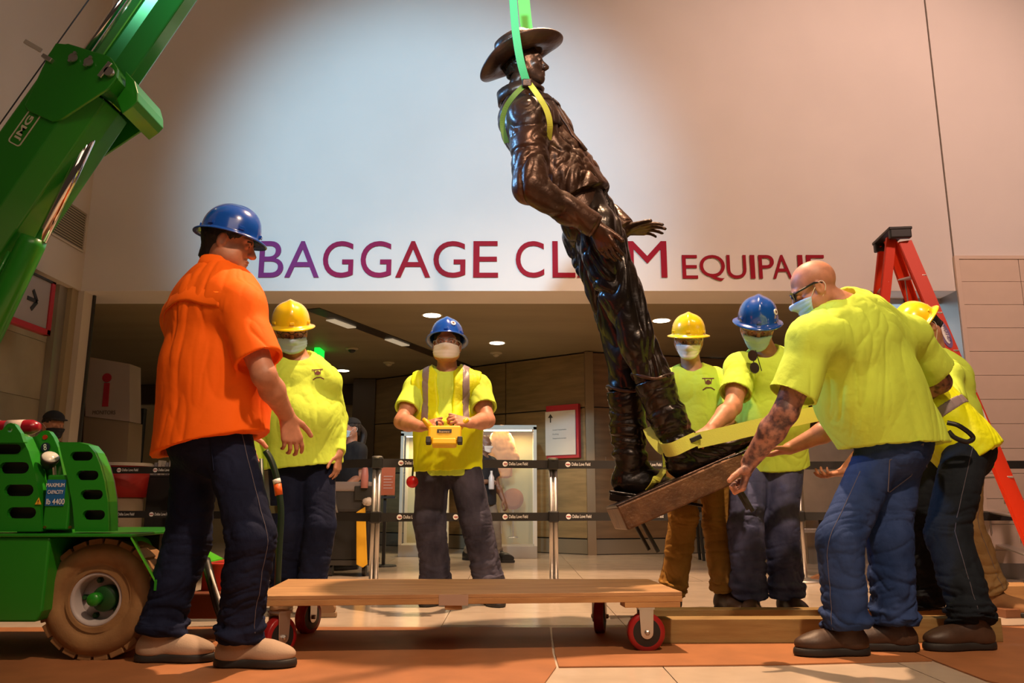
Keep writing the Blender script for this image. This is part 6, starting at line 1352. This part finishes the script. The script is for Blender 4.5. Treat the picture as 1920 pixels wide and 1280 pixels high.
# --- glass display cases
def vitrine(xa_, xb_, ytop, Yf, dep, lab):
    a = P(xa_, ytop, Yf); b = P(xb_, ytop, Yf); zt2 = a[2]; v = thing('display_case', lab, 'display case', ((a[0] + b[0]) / 2, Yf, 0)); fm = mat('pale_case_frame', (.62, .58, .48), .4)
    MB().box((a[0], Yf, 0), (b[0], Yf + dep, .13)).build('plinth', mat('case_plinth', (.36, .33, .28), .5), v, bev=.004)
    for x in (a[0], b[0] - .035):
        for y in (Yf, Yf + dep - .035): MB().box((x, y, .13), (x + .035, y + .035, zt2)).build('post', fm, v)
    MB().box((a[0], Yf, zt2 - .03), (b[0], Yf + .035, zt2)).build('top_rail', fm, v); MB().box((a[0], Yf + dep - .02, .13), (b[0], Yf + dep, zt2 - .02)).build('back_panel', mat('case_back', (.38, .33, .15), .7), v)
    MB().box((a[0], Yf, zt2), (b[0], Yf + dep, zt2 + .02)).build('lid', fm, v)
    MB().box((a[0] + .05, Yf + .10, zt2 - .035), (b[0] - .05, Yf + .16, zt2 - .01)).build('lamp_tube', mat('case_tube', (1, .9, .7), .5, emit=(1, .82, .5), estr=7), v)
    MB().box((a[0] + .035, Yf + .01, .13), (b[0] - .035, Yf + .016, zt2 - .03)).build('pane', mat('case_glass', (1, 1, 1), .02, alpha=.08, spec=.6), v)
    l = bpy.data.lights.new('case_lamp', 'AREA'); lo = bpy.data.objects.new('case_lamp', l); COL.objects.link(lo); l.shape = 'RECTANGLE'; l.size = b[0] - a[0] - .1; l.size_y = .06; l.energy = 9; l.color = (1, .78, .42); lo.location = ((a[0] + b[0]) / 2, Yf + dep * .5, zt2 - .05)
    return v, a, b, zt2
vitrine(898, 1006, 800, 9.05, .50, 'lit glass display case right of the walking man, holding an orange garment'); vitrine(752, 838, 812, 9.3, .5, 'lit glass display case behind the worker with the remote'); 
g = P(940, 850, 9.3); gt = t = thing('orange_garment', 'pale orange garment hanging inside the lit display case', 'garment', g - Z3 * .3)
F = Field(g - V3(.3, .2, .5), g + V3(.3, .2, .45), .012); F.cone(g - Z3 * .25, g + Z3 * .12, .13, .15, .05, (Y3, .5)); F.cone(g + Z3 * .18, g + V3(.13, 0, -.05), .08, .075, .05, (Y3, .6)); F.cone(g + Z3 * .18, g + V3(-.13, 0, -.05), .08, .075, .05, (Y3, .6)); F.cone(g + Z3 * .1, g + Z3 * .28, .07, .05, .05); F.plane(g - Z3 * .27, -Z3, .01)
V, Q = F.mesh(); V = folds(V, Q, .02, [8, 8, 4], 91); obj('cloth', V, Q, mat('peach_cloth', (.60, .27, .09), .8), t, True); MB().tube([g - Z3 * .9, g - Z3 * .2], .015, 8).build('stand', M_STEEL, t)
g = P(915, 850, 9.42); tag(MB().box(g - V3(.11, .01, .22), g + V3(.11, .01, .17)).build('poster', mat('orange_panel', (.6, .22, .05), .6)), 'flat orange poster inside the display case beside the garment', 'poster')
g = P(962, 935, 9.3); t = thing('round_basket', 'round orange woven disc on a thin stand inside the display case', 'basket', g - Z3 * .3)
MB().lathe([(.004, .02), (.08, .012), (.10, 0), (.118, -.01), (.12, .0), (.118, .01)], g, (0, -1, 0), 32).build('disc', mat('rust_weave', (.36, .12, .03), .8, bump=.3, bscale=60), t, True); MB().tube([g - Z3 * .42, g - Z3 * .1], .006, 8).build('stem', M_STEEL, t); MB().lathe([(.06, 0), (.05, .012)], g - Z3 * .43, Z3, 20).build('foot', M_STEEL, t)
# --- information monolith, desk, screens
t = thing('information_monolith', 'tall pale information monolith with a red letter i, left of the orange shirt man', 'kiosk', P(205, 960, 8.0) * V3(1, 1, 0)); Ym = 8.0
MB().prism(pl([(160, 668), (243, 682), (243, 790), (160, 780)], Ym), (0, Ym, 0), X3, Z3, Y3 * .25).build('sign_head', mat('kiosk_face', (.42, .34, .30), .5), t); MB().prism(pl([(156, 780), (240, 790), (236, 868), (152, 868)], Ym), (0, Ym + .02, 0), X3, Z3, Y3 * .3).build('body', mat('kiosk_body', (.30, .22, .14), .6), t)
MB().prism(pl([(134, 668), (160, 668), (152, 868), (128, 868)], Ym), (0, Ym + .1, 0), X3, Z3, Y3 * .1).build('side_panel', mat('kiosk_side', (.10, .07, .045), .6), t)
p = P(201, 708, Ym); MB().lathe([(.045, 0), (.045, .01)], p - Y3 * .01, Y3, 28).build('letter_dot', M_RED, t); MB().prism(pl([(196, 718), (206, 718), (203, 762), (192, 762)], Ym), (0, Ym - .01, 0), X3, Z3, Y3 * .01).build('letter_stem', M_RED, t)
text_on('lettering', 'MONITORS', .05, P(195, 773, Ym - .005), X3, Z3, mat('brown_print', (.12, .08, .06), .6), t, fit=(.23, .04), extrude=.001)
t = thing('information_desk', 'round desk with a red band behind the green crane', 'desk', P(236, 980, 7.6) * V3(1, 1, 0)); dc_ = P(236, 900, 7.9)
z0_, z1_, z2_ = P(236, 932, 7.55)[2], P(236, 872, 7.55)[2], P(236, 866, 7.55)[2]; rd = .235
MB().lathe([(rd - .02, 0), (rd - .02, z0_)], V3(dc_[0], 7.8, 0), Z3, 36).build('desk_base', mat('kiosk_body', (.3, .22, .14)), t, True); MB().lathe([(rd, z0_), (rd + .02, z1_)], V3(dc_[0], 7.8, 0), Z3, 36).build('red_band', mat('desk_red', (.38, .012, .008), .5), t, True); MB().lathe([(rd + .03, z1_), (rd + .03, z2_)], V3(dc_[0], 7.8, 0), Z3, 36).build('counter_top', M_WALL_L, t)
t = thing('dark_cabinet', 'plain black cabinet between the round desk and the orange shirt man', 'cabinet', P(305, 1000, 7.9) * V3(1, 1, 0)); a = P(277, 893, 7.9); b = P(334, 893, 7.9); MB().box((a[0], 7.9, 0), (b[0], 8.3, a[2])).build('body', M_BLACK, t, bev=.01); MB().box((a[0], 7.895, a[2]), (b[0], 8.3, a[2] + .015)).build('top', M_DARK, t)
for k in range(7):
    p = P(284 + k * 7, 885, 8.0); bk = MB().box((p[0] - .014, 8.0, a[2] + .015), (p[0] + .014, 8.12, a[2] + .12 + .02 * ((k * 7) % 3))).build('leaflet', mat('leaflet_%d' % (k % 3), [(.5, .45, .42), (.25, .25, .28), (.6, .55, .5)][k % 3], .6)); tag(bk, ['pale cream', 'dark grey', 'whitish'][k % 3] + ' leaflet, ' + ['first', 'second', 'third', 'fourth', 'fifth', 'sixth', 'seventh'][k] + ' from the desk on the black cabinet', 'leaflet', 'leaflets on the black cabinet')
t = thing('flight_screen', 'tall black display screen beside the information monolith', 'screen', P(258, 860, 8.6)); a, b = P(244, 862, 8.6), P(272, 765, 8.6); MB().box((a[0], 8.6, 0), (b[0], 8.66, b[2])).build('housing', M_BLACK, t, bev=.01); MB().box((a[0] + .02, 8.594, a[2]), (b[0] - .08, 8.599, b[2] - .05)).build('display', mat('screen_image', (.02, .02, .02), .3, col2=(.3, .3, .35), vscale=14, emit=(.25, .28, .35), estr=.12), t)
# --- cleaning cart with its gear, poster stand
yc = 6.9; c0_ = P(648, 1070, yc) * V3(1, 1, 0); t = thing('cleaning_cart', 'black cleaning cart with a pale bag beside the barrier post', 'cart', c0_)
W_ = .19; zt3 = P(648, 905, yc)[2]
MB().box(c0_ + V3(-W_, 0, .12), c0_ + V3(W_, .35, .50)).build('body', M_BLACK, t, bev=.02); MB().box(c0_ + V3(-W_, 0, .52), c0_ + V3(W_ - .02, .35, zt3)).build('bag_frame', mat('charcoal_bag', (.05, .048, .05), .8), t, bev=.03)
MB().box(c0_ + V3(-W_ - .02, -.02, zt3 - .07), c0_ + V3(W_, .36, zt3 + .01)).build('bag_rim', mat('pale_liner', (.30, .25, .24), .7), t, bev=.02); MB().box(c0_ + V3(-W_, -.01, .09), c0_ + V3(W_ + .03, .38, .13)).build('chassis', M_DARK, t)
for x in (-.13, .15): MB().lathe([(.045, -.015), (.045, .015)], c0_ + V3(x, .04, .045), X3, 18).build('wheel', M_BLACK, t)
MB().beam(P(614, 870, yc - .02), P(634, 965, yc - .02), .03, .012).build('handle', M_STEEL, t); MB().box(c0_ + V3(.05, -.03, .62), c0_ + V3(W_ + .02, -.0, .74)).build('pocket', M_DARK, t, bev=.01)
tag(MB().prism(pl([(668, 960), (684, 950), (688, 1058), (680, 1064), (668, 1058)], yc - .06), (0, yc - .06, 0), X3, Z3, Y3 * .03).build('wet_floor_sign', mat('caution_yellow', (.75, .42, .02), .5), bev=.004), 'folded yellow caution board hanging on the right side of the cleaning cart', 'caution board')
tag(MB().prism(pl([(540, 985), (552, 985), (548, 1112), (536, 1112)], 5.6), (0, 5.6, 0), X3, Z3, Y3 * .03).build('caution_board', MATS['caution_yellow'], bev=.004), 'yellow board edge showing between the legs of the yellow helmet worker', 'caution board')
g = P(684, 892, yc - .05); tb = MB().lathe([(.03, -.1), (.032, 0), (.025, .06), (.012, .08), (.012, .1)], g, Z3, 16).build('spray_bottle', mat('pink_bottle', (.55, .22, .2), .4), None, True); tag(tb, 'pale pink spray bottle hanging on the cleaning cart', 'bottle'); MB().box(g + V3(-.03, -.01, .1), g + V3(.02, .01, .125)).build('trigger', M_WHITEP, tb)
g = P(690, 940, yc - .05); F = Field(g - .1, g + .1, .008); F.ell(g, (.05, .04, .035), None, .01); V, Q = F.mesh(); V = folds(V, Q, .012, [20, 20, 20], 95); tag(obj('cleaning_rag', V, Q, mat('rag_white', (.5, .45, .42), .8), None, True), 'pale rag hanging over the side of the cleaning cart', 'rag')
t = thing('poster_stand', 'small orange poster on a dark stand behind the barrier post', 'poster', P(722, 1040, 7.9) * V3(1, 1, 0)); a, b = P(703, 928, 7.9), P(741, 876, 7.9)
pa = MB().box((a[0], 7.9, a[2]), (b[0], 7.92, b[2])).build('poster', mat('poster_orange', (.62, .13, .03), .5), t); MB().box((a[0] - .03, 7.88, a[2] - .03), (b[0] + .01, 7.94, a[2] - .01)).build('ledge', M_DARK, t); m_x = (a[0] + b[0]) / 2; MB().box((m_x - .015, 7.93, 0), (m_x + .015, 7.96, b[2])).build('leg', M_DARK, t); MB().lathe([(.13, 0), (.12, .015)], (m_x, 7.945, 0), Z3, 24).build('foot', M_DARK, t)
for k in range(5): MB().box((a[0] + .08, 7.896, b[2] - .09 - k * .028), (a[0] + .08 + .09 - .015 * (k % 2), 7.899, b[2] - .082 - k * .028)).build('print_line', mat('poster_print', (.75, .42, .3), .5), pa)
# --- hand truck behind the big man
t = thing('hand_truck', 'dark hand truck with a curved handle marked by a white and orange band', 'hand truck', P(515, 1085, 4.0) * V3(1, 1, 0)); Yh = 3.95
p1 = smooth_path([P(498, 845, Yh), P(508, 862, Yh), P(516, 885, Yh), P(522, 915, Yh), P(527, 960, Yh), P(524, 1020, Yh), P(519, 1120, Yh)]); MB().tube(p1, .016, 12).build('rail', mat('dark_green_tube', (.01, .028, .016), .4), t, True)
MB().tube([P(488, 860, Yh + .3), P(492, 960, Yh + .3), P(492, 1120, Yh + .3)], .016, 12).build('rail', mat('dark_green_tube', (.01, .028, .016)), t, True)
for y in (955, 1030): MB().box(P(500, y + 7, Yh + .02), P(524, y - 7, Yh + .02) + V3(0, .03, 0)).build('cross_bar', mat('olive_bar', (.10, .10, .05), .5), t)
for (xa_, ya, xb_, yb_, m_, nm) in ((518, 898, 520, 906, M_WHITEP, 'white_band'), (520, 907, 523, 928, mat('orange_band', (.75, .12, .01), .5), 'orange_band')): MB().tube([P(xa_, ya, Yh), P(xb_, yb_, Yh)], .019, 14).build(nm, m_, t, True)
MB().box(P(495, 1135, Yh - .02) , P(525, 1130, Yh - .02) + V3(0, .3, 0)).build('toe_plate', M_DARK, t)
# --- low bench behind the beams
t = thing('low_bench', 'low wooden bench with a pale lower shelf behind the washed jeans', 'bench', FL(1510, 1046)); a, b = P(1470, 960, 8.1), P(1545, 960, 8.1)
for z, m_ in ((P(1500, 960, 8.1)[2], M_PINE), (P(1500, 990, 8.1)[2], M_ALU)): MB().box((a[0], 8.0, z - .04), (b[0], 8.25, z)).build('board', m_, t, bev=.004)
for x in (a[0] + .02, b[0] - .05): MB().box((x, 8.1, 0), (x + .03, 8.13, P(1500, 965, 8.1)[2])).build('leg', M_DARK, t)
# --- a stool shape put in place of a passer-by's black trousers and shoes
t = thing('passerby_legs', 'black stool with thin legs standing between the tan trousers', 'stool', FL(1300, 1052)); a = FL(1300, 1050); 
MB().lathe([(.13, .50), (.14, .53), (.13, .56)], a, Z3, 24).build('seat', M_BLACK, t, True)
for k in range(4): an_ = math.pi / 4 + k * math.pi / 2; MB().tube([a + V3(.09 * math.cos(an_), .09 * math.sin(an_), .5), a + V3(.13 * math.cos(an_), .13 * math.sin(an_), 0)], .016, 8).build('leg', M_BLACK, t)
